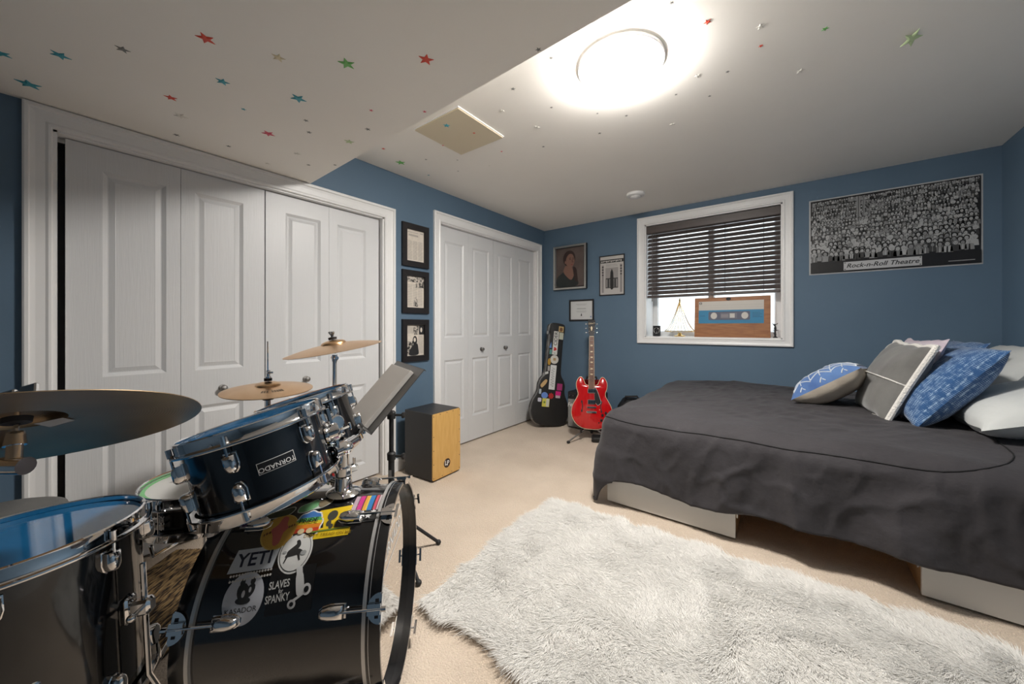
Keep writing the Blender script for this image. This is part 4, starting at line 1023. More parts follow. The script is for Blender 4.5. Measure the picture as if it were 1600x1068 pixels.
def cym_mat(name,c,c2,rough):
    m=bpy.data.materials.new(name); m.use_nodes=True; nt=m.node_tree; N=nt.nodes; L=nt.links; b=N['Principled BSDF']
    b.inputs['Metallic'].default_value=1; b.inputs['Roughness'].default_value=rough
    tc=N.new('ShaderNodeTexCoord'); wv=N.new('ShaderNodeTexWave'); wv.wave_type='RINGS'; wv.rings_direction='Z'; wv.inputs['Scale'].default_value=70; wv.inputs['Distortion'].default_value=.6; wv.inputs['Detail'].default_value=2
    L.new(tc.outputs['Object'],wv.inputs['Vector']); bu=N.new('ShaderNodeBump'); bu.inputs['Strength'].default_value=.25; bu.inputs['Distance'].default_value=.0006; L.new(wv.outputs['Fac'],bu.inputs['Height']); L.new(bu.outputs[0],b.inputs['Normal'])
    no=N.new('ShaderNodeTexNoise'); no.inputs['Scale'].default_value=7; L.new(tc.outputs['Object'],no.inputs['Vector']); cr=N.new('ShaderNodeValToRGB'); cr.color_ramp.elements[0].color=(*c,1); cr.color_ramp.elements[1].color=(*c2,1); cr.color_ramp.elements[0].position=.35; cr.color_ramp.elements[1].position=.65
    L.new(no.outputs['Fac'],cr.inputs[0]); L.new(cr.outputs[0],b.inputs['Base Color'])
    return m
M_BRONZE=cym_mat('bright_bronze',(.74,.46,.24),(.80,.54,.32),.32)
M_RIDE=cym_mat('dark_bronze',(.46,.33,.20),(.38,.28,.18),.42)
tombp=[(-.013,.022),(.013,.022),(.0135,-.004),(.0105,-.016),(.005,-.0225),(-.005,-.0225),(-.0105,-.016),(-.0135,-.004)]
def lug(mb,M): mb.layers(tombp,[(1.12,0),(1.12,.003),(1.0,.004),(1.0,.014),(.86,.021),(.5,.025)],M)
def shell_M(R,a,z,flip=False):
    # local frame on a drum shell: x tangential, y along the drum axis, z outwards
    n=Vector((cos(a),sin(a),0)); y=Vector((0,0,-1 if flip else 1)); x=y.cross(n)
    return Matrix(((x.x,y.x,n.x,R*n.x),(x.y,y.y,n.y,R*n.y),(x.z,y.z,n.z,z),(0,0,0,1)))
def hoop_prof(R,top=1):
    return [(R+.003,.013),(R+.006,.0155),(R+.010,.013),(R+.0095,-.010),(R+.012,-.014),(R+.021,-.015),(R+.022,-.018),(R+.021,-.021),(R+.006,-.021),(R+.003,-.012)]
def drum(name,label,M,R,depth,nl,a0,head,shellm=M_SHELL,bothead=None,cat='drum',lugs2=True,lugtube=False):
    r=thing(name,label,cat,M)
    sh=MB(); sh.lathe([(R,0),(R,-depth)],64); sh.build('shell',shellm,r,smooth=80)
    MB().lathe([(0,.001),(R+.001,.001),(R+.002,-.004)],64).build('batter_head',head,r)
    MB().lathe([(0,-depth-.001),(R+.001,-depth-.001),(R+.002,-depth+.004)],64).build('resonant_head',bothead or M_COATW,r)
    MB().lathe(hoop_prof(R),64,closed=True).build('hoop',M_CHROME,r,smooth=40)
    MB().lathe([(q,-depth-z) for q,z in hoop_prof(R)],64,closed=True).build('hoop',M_CHROME,r,smooth=40)
    for k in range(nl):
        a=a0+2*pi*k/nl; ca,sa=cos(a),sin(a)
        if lugtube:
            lb=MB(); 
            for d in (-.010,.010):
                A=Vector((ca*(R+.014)-sa*d,sa*(R+.014)+ca*d,-.034)); lb.cyl(A,A+Vector((0,0,-depth+.068)),.005,n=8)
            for z in (-.045,-depth+.045): lb.box((-.018,-.008,0),(.018,.008,.020),shell_M(R-.001,a,z))
            o=lb.build('lug',M_CHROME,r)
            rd=MB(); rd.cyl((ca*(R+.017),sa*(R+.017),.0),(ca*(R+.017),sa*(R+.017),-depth),.0028,n=8); rd.cyl((ca*(R+.017),sa*(R+.017),-.012),(ca*(R+.017),sa*(R+.017),.004),.006,n=8); rd.build('tension_rod',M_CHROME,o); continue
        for top in (1,0):
            z=-.062 if top else -depth+.062
            lb=MB(); lug(lb,shell_M(R-.001,a,z,flip=not top)); o=lb.build('lug',M_CHROME,r,smooth=50)
            z1=-.010 if top else -depth+.010; z2=.006 if top else -depth-.006
            q=(ca*(R+.0165),sa*(R+.0165)); rd=MB(); rd.cyl((*q,z),(*q,z2),.003,n=8); rd.cyl((*q,z1 - (.006 if top else -.006)),(*q,z2),.0062,n=10); rd.build('tension_rod',M_CHROME,o)
    return r
def tiltM(c,nx,ny,spin=0):
    z=Vector((nx,ny,1)).normalized(); x=Vector((1,0,0)); x=(x-z*x.dot(z)).normalized(); y=z.cross(x)
    return Matrix(((x.x,y.x,z.x,c[0]),(x.y,y.y,z.y,c[1]),(x.z,y.z,z.z,c[2]),(0,0,0,1)))@RZ(spin)

# ------------------------------------------------------------------ bass drum
BAX=Vector((.729,.685,.026)).normalized()
BFR=Vector((-1.005,.728,.322))
by=BAX.cross(Vector((0,0,1))).normalized(); bx=by.cross(BAX)       # x up, y towards the camera side
MBS=Matrix(((bx.x,by.x,BAX.x,BFR.x),(bx.y,by.y,BAX.y,BFR.y),(bx.z,by.z,BAX.z,BFR.z),(0,0,0,1)))
MBI=MBS.inverted()
def bass_hit(px,py,R):
    o=MBI@CAMP; d=(MBI.to_3x3()@ray(px,py)).normalized()
    A=d.x**2+d.y**2; B=o.x*d.x+o.y*d.y; C=o.x**2+o.y**2-R*R; D=B*B-A*C
    if D<0: D=0
    t=(-B-sqrt(D))/A; p=o+d*t
    return p.z, atan2(p.y,p.x)       # along the axis, angle from straight up
BR,BH=.279,.286
DEP=.483
r=BASS=thing('bass_drum','black sparkle bass drum covered in stickers with chrome claws and black hoops','drum',MBS)
MB().lathe([(BR,-.030),(BR,-DEP+.030)],96).build('shell',M_SHELL,r,smooth=80)
def bhoop(z0,z1): return [(BH-.010,z0),(BH-.001,z0),(BH,z0+.002*(1 if z1>z0 else -1)),(BH,z1),(BH-.004,z1+.0*(z1-z0)),(BH-.010,z1)]
o=MB().lathe([(BH-.009,0),(BH-.001,0),(BH,-.002),(BH,-.040),(BH-.002,-.041),(BH-.009,-.041)],96,closed=True).build('front_hoop',M_HOOPB,r,smooth=40)
MB().lathe([(BH+.0002,-.0355),(BH+.0012,-.036),(BH+.0012,-.0445),(BR-.001,-.0455)],96).build('inlay_band',M_INLAY,o)
MB().lathe([(BH+.0001,-.0275),(BH+.0005,-.0275),(BH+.0005,-.029),(BH+.0001,-.029)],96).build('pin_line',M_INLAY,o)
o=MB().lathe([(BH-.009,-DEP),(BH-.001,-DEP),(BH,-DEP+.002),(BH,-DEP+.040),(BH-.002,-DEP+.041),(BH-.009,-DEP+.041)],96,closed=True).build('rear_hoop',M_HOOPB,r,smooth=40)
MB().lathe([(BH+.0002,-DEP+.0355),(BH+.0012,-DEP+.036),(BH+.0012,-DEP+.0445),(BR-.001,-DEP+.0455)],96).build('inlay_band',M_INLAY,o)
fh=MB().lathe([(0,-.026),(BH-.0085,-.026),(BH-.0085,-.03)],96).build('front_head',M_MIRR,r)
MB().lathe([(0,-DEP+.024),(BH-.0085,-DEP+.024),(BH-.0085,-DEP+.03)],96).build('batter_head',M_COATW,r)
# logo outline on the front head
Mh=Matrix(((0,1,0,.115),(1,0,0,.06),(0,0,-1,-.0252),(0,0,0,1)))@RY(pi)
ol=rrect(-.145,.145,-.045,.045,.012)
lg=MB(); lg.rings([(-.145,.145,-.045,.045,.0),(-.141,.141,-.041,.041,.0)],Matrix(((0,1,0,.13),(-1,0,0,.02),(0,0,1,-.0254),(0,0,0,1)))); 
put_text(lg,'TORNADO',.052,0,0,.0,Matrix(((0,1,0,.13),(-1,0,0,.02),(0,0,1,-.0254),(0,0,0,1))),bold=.004); lg.build('head_logo',M_WHITE,fh,smooth=0)
z_,aL=bass_hit(522,957,BR+.012)
for e,(zr,sgn) in enumerate(((0,1),(-DEP,-1))):
    for k in range(8):
        a=aL+2*pi*k/8; ca,sa=cos(a),sin(a); zl=zr-sgn*.118
        lb=MB(); M_=shell_M(BR-.001,a,zl,flip=sgn<0)
        lb.layers([(x*1.15,y*1.35) for x,y in tombp],[(1.1,0),(1.1,.003),(1,.004),(1,.014),(.85,.021),(.5,.025)],M_); o=lb.build('lug',M_CHROME,r,smooth=50)
        q=BH+.011; rd=MB(); rd.cyl((q*ca,q*sa,zl),(q*ca,q*sa,zr+sgn*.012),.0032,n=8); rd.box((-.022,-.004,-.004),(.022,.004,.004),T(q*ca,q*sa,zr+sgn*.014)@RZ(a+pi/2)) if k not in (0,) else rd.cyl((q*ca,q*sa,zr+sgn*.004),(q*ca,q*sa,zr+sgn*.016),.006,n=8)
        rd.build('tension_rod',M_CHROME,o)
        cl=MB(); hd_=[(.034*cos(t),-.034*sin(t)*.95) for t in [pi*i/14 for i in range(15)]]
        cl.prism(hd_,0,.003,shell_M(BH+.0008,a,zr,flip=sgn<0)); cl.box((-.012,-.030,.0),(.012,.002,.012),shell_M(BH+.001,a,zr,flip=sgn<0)); cl.box((-.03,0,-.012),(.03,.003,.003),shell_M(BH+.0008,a,zr,flip=sgn<0))
        c_=cl.build('claw',M_CHROME,r,smooth=0)
        sl=MB()
        for d in (-1,1): sl.rbox((d*.017-.004,-.013,.0032),(d*.017+.004,-.004,.0036),.0001,shell_M(BH+.0008,a,zr,flip=sgn<0))
        sl.build('claw_slot',M_BLACK,c_,smooth=0)
# spurs
for s in (1,-1):
    a=s*radians(118); ca,sa=cos(a),sin(a)
    sp=MB(); lug(sp,shell_M(BR-.001,a,-.16)@Matrix.Diagonal((1.5,1.4,1.3,1))); o=sp.build('spur_bracket',M_CHROME,r,smooth=50)
    A=Vector((ca*(BR+.02),sa*(BR+.02),-.16)); foot=MBI@Vector((*( (MBS@Vector((-.25,s*.40,-.05))).xy),.008))
    MB().cyl(A,foot,.007,n=10).build('spur_leg',M_CHROME,o); MB().sphere(foot,.011,(1,1,1),8).build('spur_tip',M_RUBBER,o)
# ---- stickers on the shell. pixel gives the spot on the drum
def wrap(poly,z0,a0,R,rot_=0):
    c,s=cos(rot_),sin(rot_); o=[]
    for x,y in poly:
        X=x*c-y*s; Y=x*s+y*c; a=a0-Y/R; o.append((R*cos(a),R*sin(a),z0+X))
    return o
def subdiv(poly,mx=.012):
    o=[]; n=len(poly)
    for i in range(n):
        a=Vector(poly[i]);b_=Vector(poly[(i+1)%n]); k=max(1,int((b_-a).length/mx))
        for q in range(k): p=a+(b_-a)*q/k; o.append((p.x,p.y))
    return o
def wpatch(mb,poly,z0,a0,R,rot_=0,mi=0):
    # fan-free strip fill: cut the outline into thin rows so that it follows the curve
    bm=bmesh.new(); vs_=[bm.verts.new((x,y,0)) for x,y in poly]; bm.faces.new(vs_)
    ys=[y*cos(rot_)+x*sin(rot_) for x,y in poly]; lo,hi=min(ys),max(ys); k=max(1,int((hi-lo)/.012))
    nrm=Vector((sin(rot_),cos(rot_),0))
    for i in range(1,k):
        h=lo+(hi-lo)*i/k
        bmesh.ops.bisect_plane(bm,geom=bm.verts[:]+bm.edges[:]+bm.faces[:],plane_co=nrm*h,plane_no=nrm)
    bm.verts.index_update(); bm.verts.ensure_lookup_table()
    V=[(v.co.x,v.co.y) for v in bm.verts]; F=[tuple(v.index for v in f.verts) for f in bm.faces]; bm.free()
    mb.add(wrap(V,z0,a0,R,rot_),F,mi=mi)
def wtext(mb,s,size,x,y,z0,a0,R,rot_=0,mi=0,trot=0,sx=1,**k):
    V,F=text2d(s,size,**k); c,sn=cos(trot),sin(trot); mb.add(wrap([(x+vx*sx*c-vy*sn,y+vx*sx*sn+vy*c) for vx,vy in V],z0,a0,R,rot_),F,mi=mi)
_pm={}
def pc(c,rough=.35):
    if c not in _pm: _pm[c]=plain('sticker_vinyl',c,rough)
    return _pm[c]
class Stk:
    def __init__(s,px,py,rot_=0): s.z,s.a=bass_hit(px,py,BR); s.r=rot_; s.lv=0; s.root=None
    def base(s,poly,col,label=None):
        mb=MB(); wpatch(mb,poly,s.z,s.a,BR+.0008,s.r); s.root=mb.build('sticker',pc(col),BASS,smooth=60)
        if label: s.root['label']=label
        return s
    def lay(s,polys,col,name='sticker_print',h=.0005):
        s.lv+=1; mb=MB()
        for p in polys: wpatch(mb,p,s.z,s.a,BR+.0008+s.lv*h,s.r)
        mb.build(name,pc(col),s.root,smooth=60); return s
    def txt(s,items,col,h=.0005,**k):
        s.lv+=1; mb=MB()
        for t,size,x,y in items: wtext(mb,t,size,x,y,s.z,s.a,BR+.0008+s.lv*h,s.r,**k)
        mb.build('lettering',pc(col),s.root,smooth=60); return s
LW=(.55,.58,.62)
Stk(397,873,.06).base([(-.056,-.027),(.052,-.027),(.060,.027),(-.046,.027)],LW,'white rectangular sticker lettered YETI').txt([('YETI',.044,.003,-.001)],(.010,.016,.04),bold=.022,sx=1.0)
S=Stk(392,899,.10); S.base([(-.05,-.001),(-.049,-.001),(-.049,.0),(-.05,0)],(.5,.5,.5))
for j in (0,1):
    for i in range(15): S.lay([ell(-.048+.0068*i+.001*j,.006-.012*j,.0028,.0028,8)],(.60,.58,.55),'rhinestone',h=.00006)
S=Stk(380,935,.0); S.base(ell(0,0,.047,.056,36),(.55,.57,.62),'round white sticker lettered KASADOR')
S.lay([ell(-.004,.014,.014,.020,14,.3),ell(.012,.016,.010,.016,12,-.4),ell(-.010,.034,.006,.009,10),ell(.014,.036,.006,.008,10),ell(.0,-.004,.018,.008,14)],(.03,.03,.03)); S.lay([ell(-.002,.010,.004,.008,8),ell(.012,.018,.003,.006,8)],(.5,.5,.5)); S.txt([('KASADOR',.0160,0,-.024)],(.01,.01,.01),bold=.004,trot=.06)
S=Stk(462,861,.05); S.base(ell(0,0,.042,.052,36),(.66,.66,.64),'round white sticker with a black horse'); S.lay([ell(0,0,.038,.047,32)],(.10,.10,.10)); S.lay([ell(0,0,.0365,.0455,32)],(.66,.66,.64))
S.lay([spline([(-.016,-.010),(-.004,.002),(.006,.006),(.010,.016),(.004,.028),(-.003,.026),(-.001,.018),(-.010,.010),(-.020,.0)],3),spline([(-.022,-.012),(.012,-.008),(.018,.0),(.004,.006),(-.012,.002)],3),[(-.020,-.010),(-.024,-.026),(-.021,-.026),(-.015,-.010)],[(.006,-.008),(.014,-.024),(.017,-.022),(.012,-.006)]],(.03,.03,.03)); S.lay([ell(.022,-.006,.008,.006,10),ell(-.026,.0,.005,.003,8)],(.35,.36,.36))
S=Stk(447,921,.04); S.base([(-.044,-.050),(.066,-.050),(.066,.050),(-.044,.050)],(.010,.010,.011),'black square sticker lettered SLAVES for SPANKY with a white scooter rider')
S.txt([('SLAVES',.0235,-.018,.013),('for',.013,-.012,-.001),('SPANKY',.0235,-.018,-.016)],(.64,.64,.62),bold=.016,sx=.66,trot=.06)
S.lay([[(.016,.046),(.030,.050),(.034,.034),(.020,.030)],spline([(.020,.030),(.034,.034),(.042,.010),(.044,-.012),(.030,-.016),(.024,.0)],3),[(.020,-.022),(.050,-.006),(.052,-.010),(.022,-.028)],ell(.018,-.032,.010,.010,14),ell(.050,-.004,.011,.013,14)],(.62,.62,.62)); S.lay([ell(.018,-.032,.005,.005,10),ell(.050,-.004,.006,.007,10)],(.010,.010,.011))
S=Stk(437,829,.12); S.base(ell(0,0,.046,.052,36),(.60,.42,.10),'oval golden sticker with a pink figure'); S.lay([ell(0,0,.043,.049,32)],(.52,.30,.05)); S.lay([spline([(-.006,-.040),(.008,-.036),(.012,-.01),(.022,.004),(.016,.016),(.014,.038),(.0,.044),(-.008,.020),(-.022,.006),(-.014,-.012)],3)],(.46,.11,.09)); S.lay([ell(-.030,-.004,.003,.004,8),ell(-.023,-.002,.003,.004,8),ell(.030,.008,.003,.004,8),ell(.024,.006,.003,.004,8),ell(-.036,-.007,.002,.004,8),ell(.036,.010,.002,.004,8)],(.16,.07,.02))
wob=[((1+.05*sin(9*t))*.040*cos(t),(1+.05*cos(8*t))*.050*sin(t)) for t in [2*pi*i/40 for i in range(40)]]
S=Stk(481,820,.05); S.base(wob,(.66,.66,.66),'rainbow head sticker lettered PRIDE')
wb=[(x*.9,y*.9) for x,y in wob]
def clip(poly,lo,hi): return [(x,min(max(y,lo),hi)) for x,y in poly]
for lo,hi,c in ((-.05,-.022,(.02,.02,.02)),(-.022,-.010,(.55,.05,.02)),(-.010,.002,(.62,.20,.02)),(.002,.012,(.62,.48,.03)),(.012,.024,(.10,.38,.10)),(.024,.05,(.05,.16,.42))): S.lay([clip(wb,lo,hi)],c,h=.00012)
S.lay([ell(-.011,-.020,.009,.008,12),ell(.011,-.020,.009,.008,12)],(.60,.50,.30)); S.txt([('PRIDE',.020,0,.012)],(.01,.01,.012),bold=.02)
S=Stk(516,817,.03); S.base([(-.056,-.044),(.058,-.040),(.060,-.018),(.014,-.014),(.016,.006),(.050,.034),(.062,.056),(.048,.060),(-.040,.048),(-.050,.036),(-.044,.022),(-.020,.008),(-.016,-.012),(-.040,-.016),(-.052,-.028)],(.66,.46,.015),"yellow snake-shaped sticker lettered DON'T TREAD ON ME")
S.lay([ell(.0,.026,.014,.018,12),ell(-.004,.0,.007,.010,10),ell(.004,-.010,.006,.008,10)],(.05,.05,.04)); S.lay([[(-.044,-.020),(.054,-.016),(.054,-.020),(-.044,-.025)]],(.14,.20,.03)); S.txt([("DON'T TREAD ON ME",.0125,.002,-.033)],(.30,.18,.01),bold=.004)
S=Stk(494,790,.1); S.base(spline([(-.045,-.020),(-.044,.006),(-.018,.022),(-.004,.034),(.006,.024),(.042,.026),(.044,.008),(.022,-.012),(-.006,-.016),(-.022,-.024)],3),(.48,.52,.48),'green and brown cloud-shaped sticker'); S.lay([spline([(-.042,-.018),(-.041,.004),(-.017,.020),(-.004,.030),(.004,.022),(.006,-.004),(-.020,-.020)],3)],(.16,.38,.18)); S.lay([spline([(.008,.020),(.039,.023),(.041,.008),(.022,-.010),(.010,-.004)],3)],(.20,.16,.10))
S=Stk(404,812,.15); S.base(spline([(-.040,-.020),(-.034,.010),(-.012,.022),(.018,.026),(.022,.010),(.004,-.014)],3),(.45,.42,.46),'purple rock-shaped sticker'); S.lay([spline([(-.036,-.016),(-.031,.008),(-.012,.019),(.015,.022),(.018,.010),(.002,-.011)],3)],(.10,.05,.16))
S=Stk(436,803,.15); S.base(spline([(-.034,-.012),(-.028,.010),(.010,.016),(.036,.022),(.044,.008),(.030,-.012),(0,-.016)],3),(.42,.42,.40),'olive green leaf-shaped sticker'); S.lay([spline([(-.030,-.010),(-.025,.008),(.010,.013),(.034,.018),(.040,.007),(.028,-.010),(0,-.013)],3)],(.045,.055,.03))
S=Stk(577,792,.0); S.base([(-.052,-.045),(.030,-.045),(.030,.055),(-.052,.055)],(.03,.03,.03),'striped sticker of pink, orange and blue bands with white stars')
for x0,x1,c in ((-.050,-.038,(.40,.30,.36)),(-.036,-.022,(.50,.03,.22)),(-.019,-.010,(.62,.30,.05)),(-.010,-.006,(.60,.50,.08)),(-.006,.008,(.03,.18,.45)),(.012,.020,(.55,.08,.12)),(.022,.029,(.55,.45,.48))): S.lay([[(x0,-.012),(x1,-.012),(x1,.054),(x0,.054)]],c,h=.00008)
S.lay([star(-.012,-.028,.014),star(.006,-.036,.010),star(.018,-.022,.009),star(-.034,-.034,.008)],(.62,.62,.62))
# ---- tom holder
PB=MBI@Vector((-1.140,.602,.595)); 
r=thing('tom_holder','chrome double tom mount standing on top of the bass drum','tom mount',T(-1.140,.602,.602))
MB().lathe([(0,0),(.048,-.004),(.050,0),(.044,.006),(.026,.012),(.024,.05),(.022,.052)],28,Matrix.Diagonal((1.1,1,1,1))).build('base_flange',M_CHROME,r)
MB().cyl((0,0,.0),(0,0,.125),.0165,n=20).build('post',M_CHROME,r)
MB().lathe([(.017,.055),(.025,.056),(.026,.080),(.017,.081)],24).build('memory_collar',M_CHROME,r)
cb=MB(); cb.rbox((-.012,.014,.058),(.012,.045,.078),.003); cb.cyl((0,.036,.062),(0,.036,.10),.005,n=8); cb.build('collar_bolt',M_CHROME,r)
wg=MB(); wg.cyl((-.02,-.01,.03),(-.055,-.02,.03),.006,n=8); wg.rbox((-.075,-.024,.014),(-.052,-.016,.046),.003); wg.build('wing_bolt',M_CHROME,r,smooth=0)
hs=MB(); hs.sphere((0,0,.142),.030,(1.15,1.0,.72),10); hs.cyl((0,0,.142),(-.045,.060,.140),.022,.020,n=16); hs.cyl((0,0,.142),(.020,-.045,.142),.023,.020,n=16); hs.build('ball_clamp',M_CHROME,r)
hl=MB(); hl.cyl((.021,-.0455,.142),(.0215,-.047,.142),.015,n=16); hl.cyl((-.046,.0605,.140),(-.047,.0615,.140),.015,n=16); hl.build('socket',M_BLACK,r)
# near tom
TN=(-.203,-.194)
near_c=Vector((-1.212,.377,.856)); far_c=Vector((-1.468,.622,.852))
MN=tiltM(near_c,*TN)
def tom_angle(M,R,z,px,py):
    Mi=M.inverted(); o=Mi@CAMP; d=(Mi.to_3x3()@ray(px,py)).normalized(); A=d.x**2+d.y**2; B=o.x*d.x+o.y*d.y; C=o.x**2+o.y**2-R*R; D=max(B*B-A*C,0); p=o+d*((-B-sqrt(D))/A); return atan2(p.y,p.x),p.z
aN,_=tom_angle(MN,.175,0,355,708)
drum('rack_tom','larger black sparkle tom with a TORNADO badge tilted over the bass drum',MN,.163,.197,6,aN,M_BLUEH)
near=[o for o in bpy.data.objects if o.name.startswith('rack_tom')][-1]
aB,zB=tom_angle(MN,.1635,0,433,722)
bd=MB()
def tw(poly,h): return [((.163+h)*cos(aB+x/.163),(.163+h)*sin(aB+x/.163),zB+y) for x,y in poly]
hx=[(-.040,-.010),(-.036,-.013),(.036,-.013),(.040,-.010),(.040,.010),(.036,.013),(-.036,.013),(-.040,.010)]
def plate(poly,h,mb,n=10):
    xs=[p[0] for p in poly]; x0,x1=min(xs),max(xs); ys=[p[1] for p in poly]; y0,y1=min(ys),max(ys)
    for i in range(n):
        a=x0+(x1-x0)*i/n;b_=x0+(x1-x0)*(i+1)/n; mb.add(tw([(a,y0),(b_,y0),(b_,y1),(a,y1)],h),[(0,1,2,3)])
mb=MB(); plate([(-.042,-.0145),(.042,.0145)],.0008,mb); bo=mb.build('badge',M_WHITE,near,smooth=60)
mb=MB(); plate([(-.0405,-.013),(.0405,.013)],.0012,mb); mb.build('badge_field',M_BLACK,bo,smooth=60)
mb=MB(); V,F=text2d('TORNADO',.0165,bold=.01); mb.add(tw([(-x,-y-.004) for x,y in V],.0016),F); mb.add(tw(ell(0,-.0,.002,.002,8),.0016),[tuple(range(8))]) if 0 else None; mb.build('badge_lettering',M_WHITE,bo,smooth=60)
MF=tiltM(far_c,*TN)
aF,_=tom_angle(MF,.155,0,520,640)
drum('rack_tom','smaller black sparkle tom mounted behind the larger tom over the bass drum',MF,.150,.195,6,aF,M_BLUEH)
far=[o for o in bpy.data.objects if o.name.startswith('rack_tom')][-1]
for par,Mt,Rt,end in ((near,MN,.163,Vector((.021,-.047,.142))),(far,MF,.150,Vector((-.046,.061,.140)))):
    Mi=Mt.inverted(); hb=Vector((-1.140,.602,.602)); e=Mi@(hb+end); ang=atan2(e.y,e.x); zc=-.10
    br=MB(); Ms=shell_M(Rt-.001,ang,zc); br.lathe([(0,0),(.034,0),(.034,.006),(.027,.010),(.027,.034),(.022,.040),(0,.041)],24,Ms); o=br.build('mount_bracket',M_CHROME,par)
    A=Ms@Vector((0,0,.024)); rd=MB(); rd.tube(spline([tuple(A+Vector((0,0,.075))),tuple(A),tuple(A+Vector((0,0,-.045))),tuple((A+Vector((0,0,-.06)))*.5+e*.5),tuple(e)],5,False),.0062,8); rd.build('mount_rod',M_CHROME,o)
    wg=MB(); wg.cyl(Ms@Vector((0,-.03,.02)),Ms@Vector((.045,-.03,.024)),.005,n=8); wg.rbox((.040,-.045,.018),(.05,-.016,.030),.003,Ms); wg.build('wing_nut',M_CHROME,o,smooth=0)
# ------------------------------------------------------------------ floor tom
ftc=Vector((-1.393,-.031,.645)); MFT=tiltM(ftc,-.078,-.030)
aT,_=tom_angle(MFT,.22,0,178,865)
drum('floor_tom','black floor tom with a glossy blue head standing on three chrome legs',MFT,.2045,.40,8,aT,M_BLUEH)
ft=[o for o in bpy.data.objects if o.name.startswith('floor_tom')][-1]
aLg,zLg=tom_angle(MFT,.235,0,226,970)
for k in range(3):
    a=aLg+2*pi*k/3; Ms=shell_M(.2035,a,-.20)
    br=MB(); br.rbox((-.018,-.030,0),(.018,.030,.010),.004,Ms); br.rbox((-.015,-.018,.008),(.015,.018,.050),.006,Ms); br.cyl((-.014,.0,.034),(-.040,0,.034),.005,n=8,M=Ms); br.sphere((-.044,0,.034),.009,(1,1,1),8,M=Ms); o=br.build('leg_bracket',M_CHROME,ft,smooth=40)
    Mw=MFT@Ms; top=Mw@Vector((0,.10,.034)); bt=Mw@Vector((0,-.16,.034)); n_=(Mw.to_3x3()@Vector((0,0,1))); n_.z=0; n_.normalize(); foot=Vector((bt.x+n_.x*.03,bt.y+n_.y*.03,.012))
    Fi=MFT.inverted(); lg_=MB(); lg_.tube([tuple(Fi@p) for p in (top,bt,Vector((bt.x+n_.x*.03,bt.y+n_.y*.03,bt.z-.06)),foot)],.0058,8); l_=lg_.build('leg',M_CHROME,ft); MB().sphere(Fi@foot,.0125,(1,1,1),8).build('rubber_foot',M_RUBBER,l_)
aV,_=tom_angle(MFT,.205,0,25,1052)
MB().lathe([(0,.003),(.004,.003),(.007,.002),(.010,0)],16,shell_M(.2045,tom_angle(MFT,.205,0,50,1030)[0],-.235)).build('vent_grommet',M_CHROME,ft)
# ------------------------------------------------------------------ stands
def tripod(root,z,spread,angs,rad=.008,org=Vector((0,0,0)),hub=None,foot=M_RUBBER,mm=None,dbl=True):
    hub=hub or z*.55
    for a in angs:
        d=Vector((cos(a),sin(a),0)); lg=MB(); F_=d*spread+Vector((0,0,.014))
        lg.tube([tuple(Vector((0,0,hub))+d*.018),tuple(d*spread*.55+Vector((0,0,hub*.50))),tuple(F_)],rad*.8,8)
        if dbl: lg.cyl(d*.018+Vector((0,0,hub*.42)),d*spread*.55+Vector((0,0,hub*.50)),rad*.6,n=8)
        o=lg.build('leg',mm or M_CHROME,root); MB().sphere(F_,.014,(1,1,.95),8).build('rubber_foot',foot,o)
def stand_pole(root,h,r0=.013,joints=(.45,),r1=.010,z0=.05):
    p=MB(); zs=[z0]+[h*j for j in joints]+[h]
    for i in range(len(zs)-1): p.cyl((0,0,zs[i]),(0,0,zs[i+1]),r0 if i==0 else r1-(i-1)*.0015,n=14)
    p.build('pole',M_CHROME,root)
    for j in joints:
        c=MB(); c.lathe([(.0,-.02),(.019,-.02),(.020,-.015),(.020,.012),(.016,.02),(0,.02)],18,T(0,0,h*j)); c.cyl((.015,0,h*j),(.036,0,h*j),.005,n=8); c.rbox((.034,-.014,h*j-.004),(.044,.014,h*j+.004),.003); c.build('height_clamp',M_CHROME,root,smooth=40)
def cymbal_mesh(R,bell=.055,bow=.026,bh=.020,th=.0014,n=72):
    P=[(R,0)]
    for k in range(1,13):
        t=1-k/12*(1-bell/R); P.append((R*t,bow*(1-(max(t*R-bell,0)/(R-bell))**1.5)))
    b0=P[-1][1]
    for k in range(1,9):
        a=pi/2*k/8; q=bell*cos(a); P.append((max(q,.006),b0+bh*sin(a)**.8))
    inner=[(q,z-th) for q,z in reversed(P)]
    mb=MB(); mb.lathe(P+inner,n,closed=True); return mb
def wingnut(root,z,parent=None):
    w=MB(); w.lathe([(0,z),(.008,z),(.007,z+.014),(0,z+.014)],12)
    for s in (-1,1): w.rbox((s*.016-.012,-.003,z+.006),(s*.016+.012,.003,z+.022),.002)
    w.build('wing_nut',M_CHROME,parent or root,smooth=0)
def tilter_stack(root,M,bell_top):
    MB().lathe([(.005,bell_top-.030),(.018,bell_top-.028),(.019,bell_top-.018),(.005,bell_top-.016)],20,M,closed=True).build('felt_washer',M_BLACKM,root)
    MB().lathe([(.005,bell_top+.002),(.017,bell_top+.002),(.018,bell_top+.012),(.005,bell_top+.014)],20,M,closed=True).build('felt_washer',M_BLACKM,root)
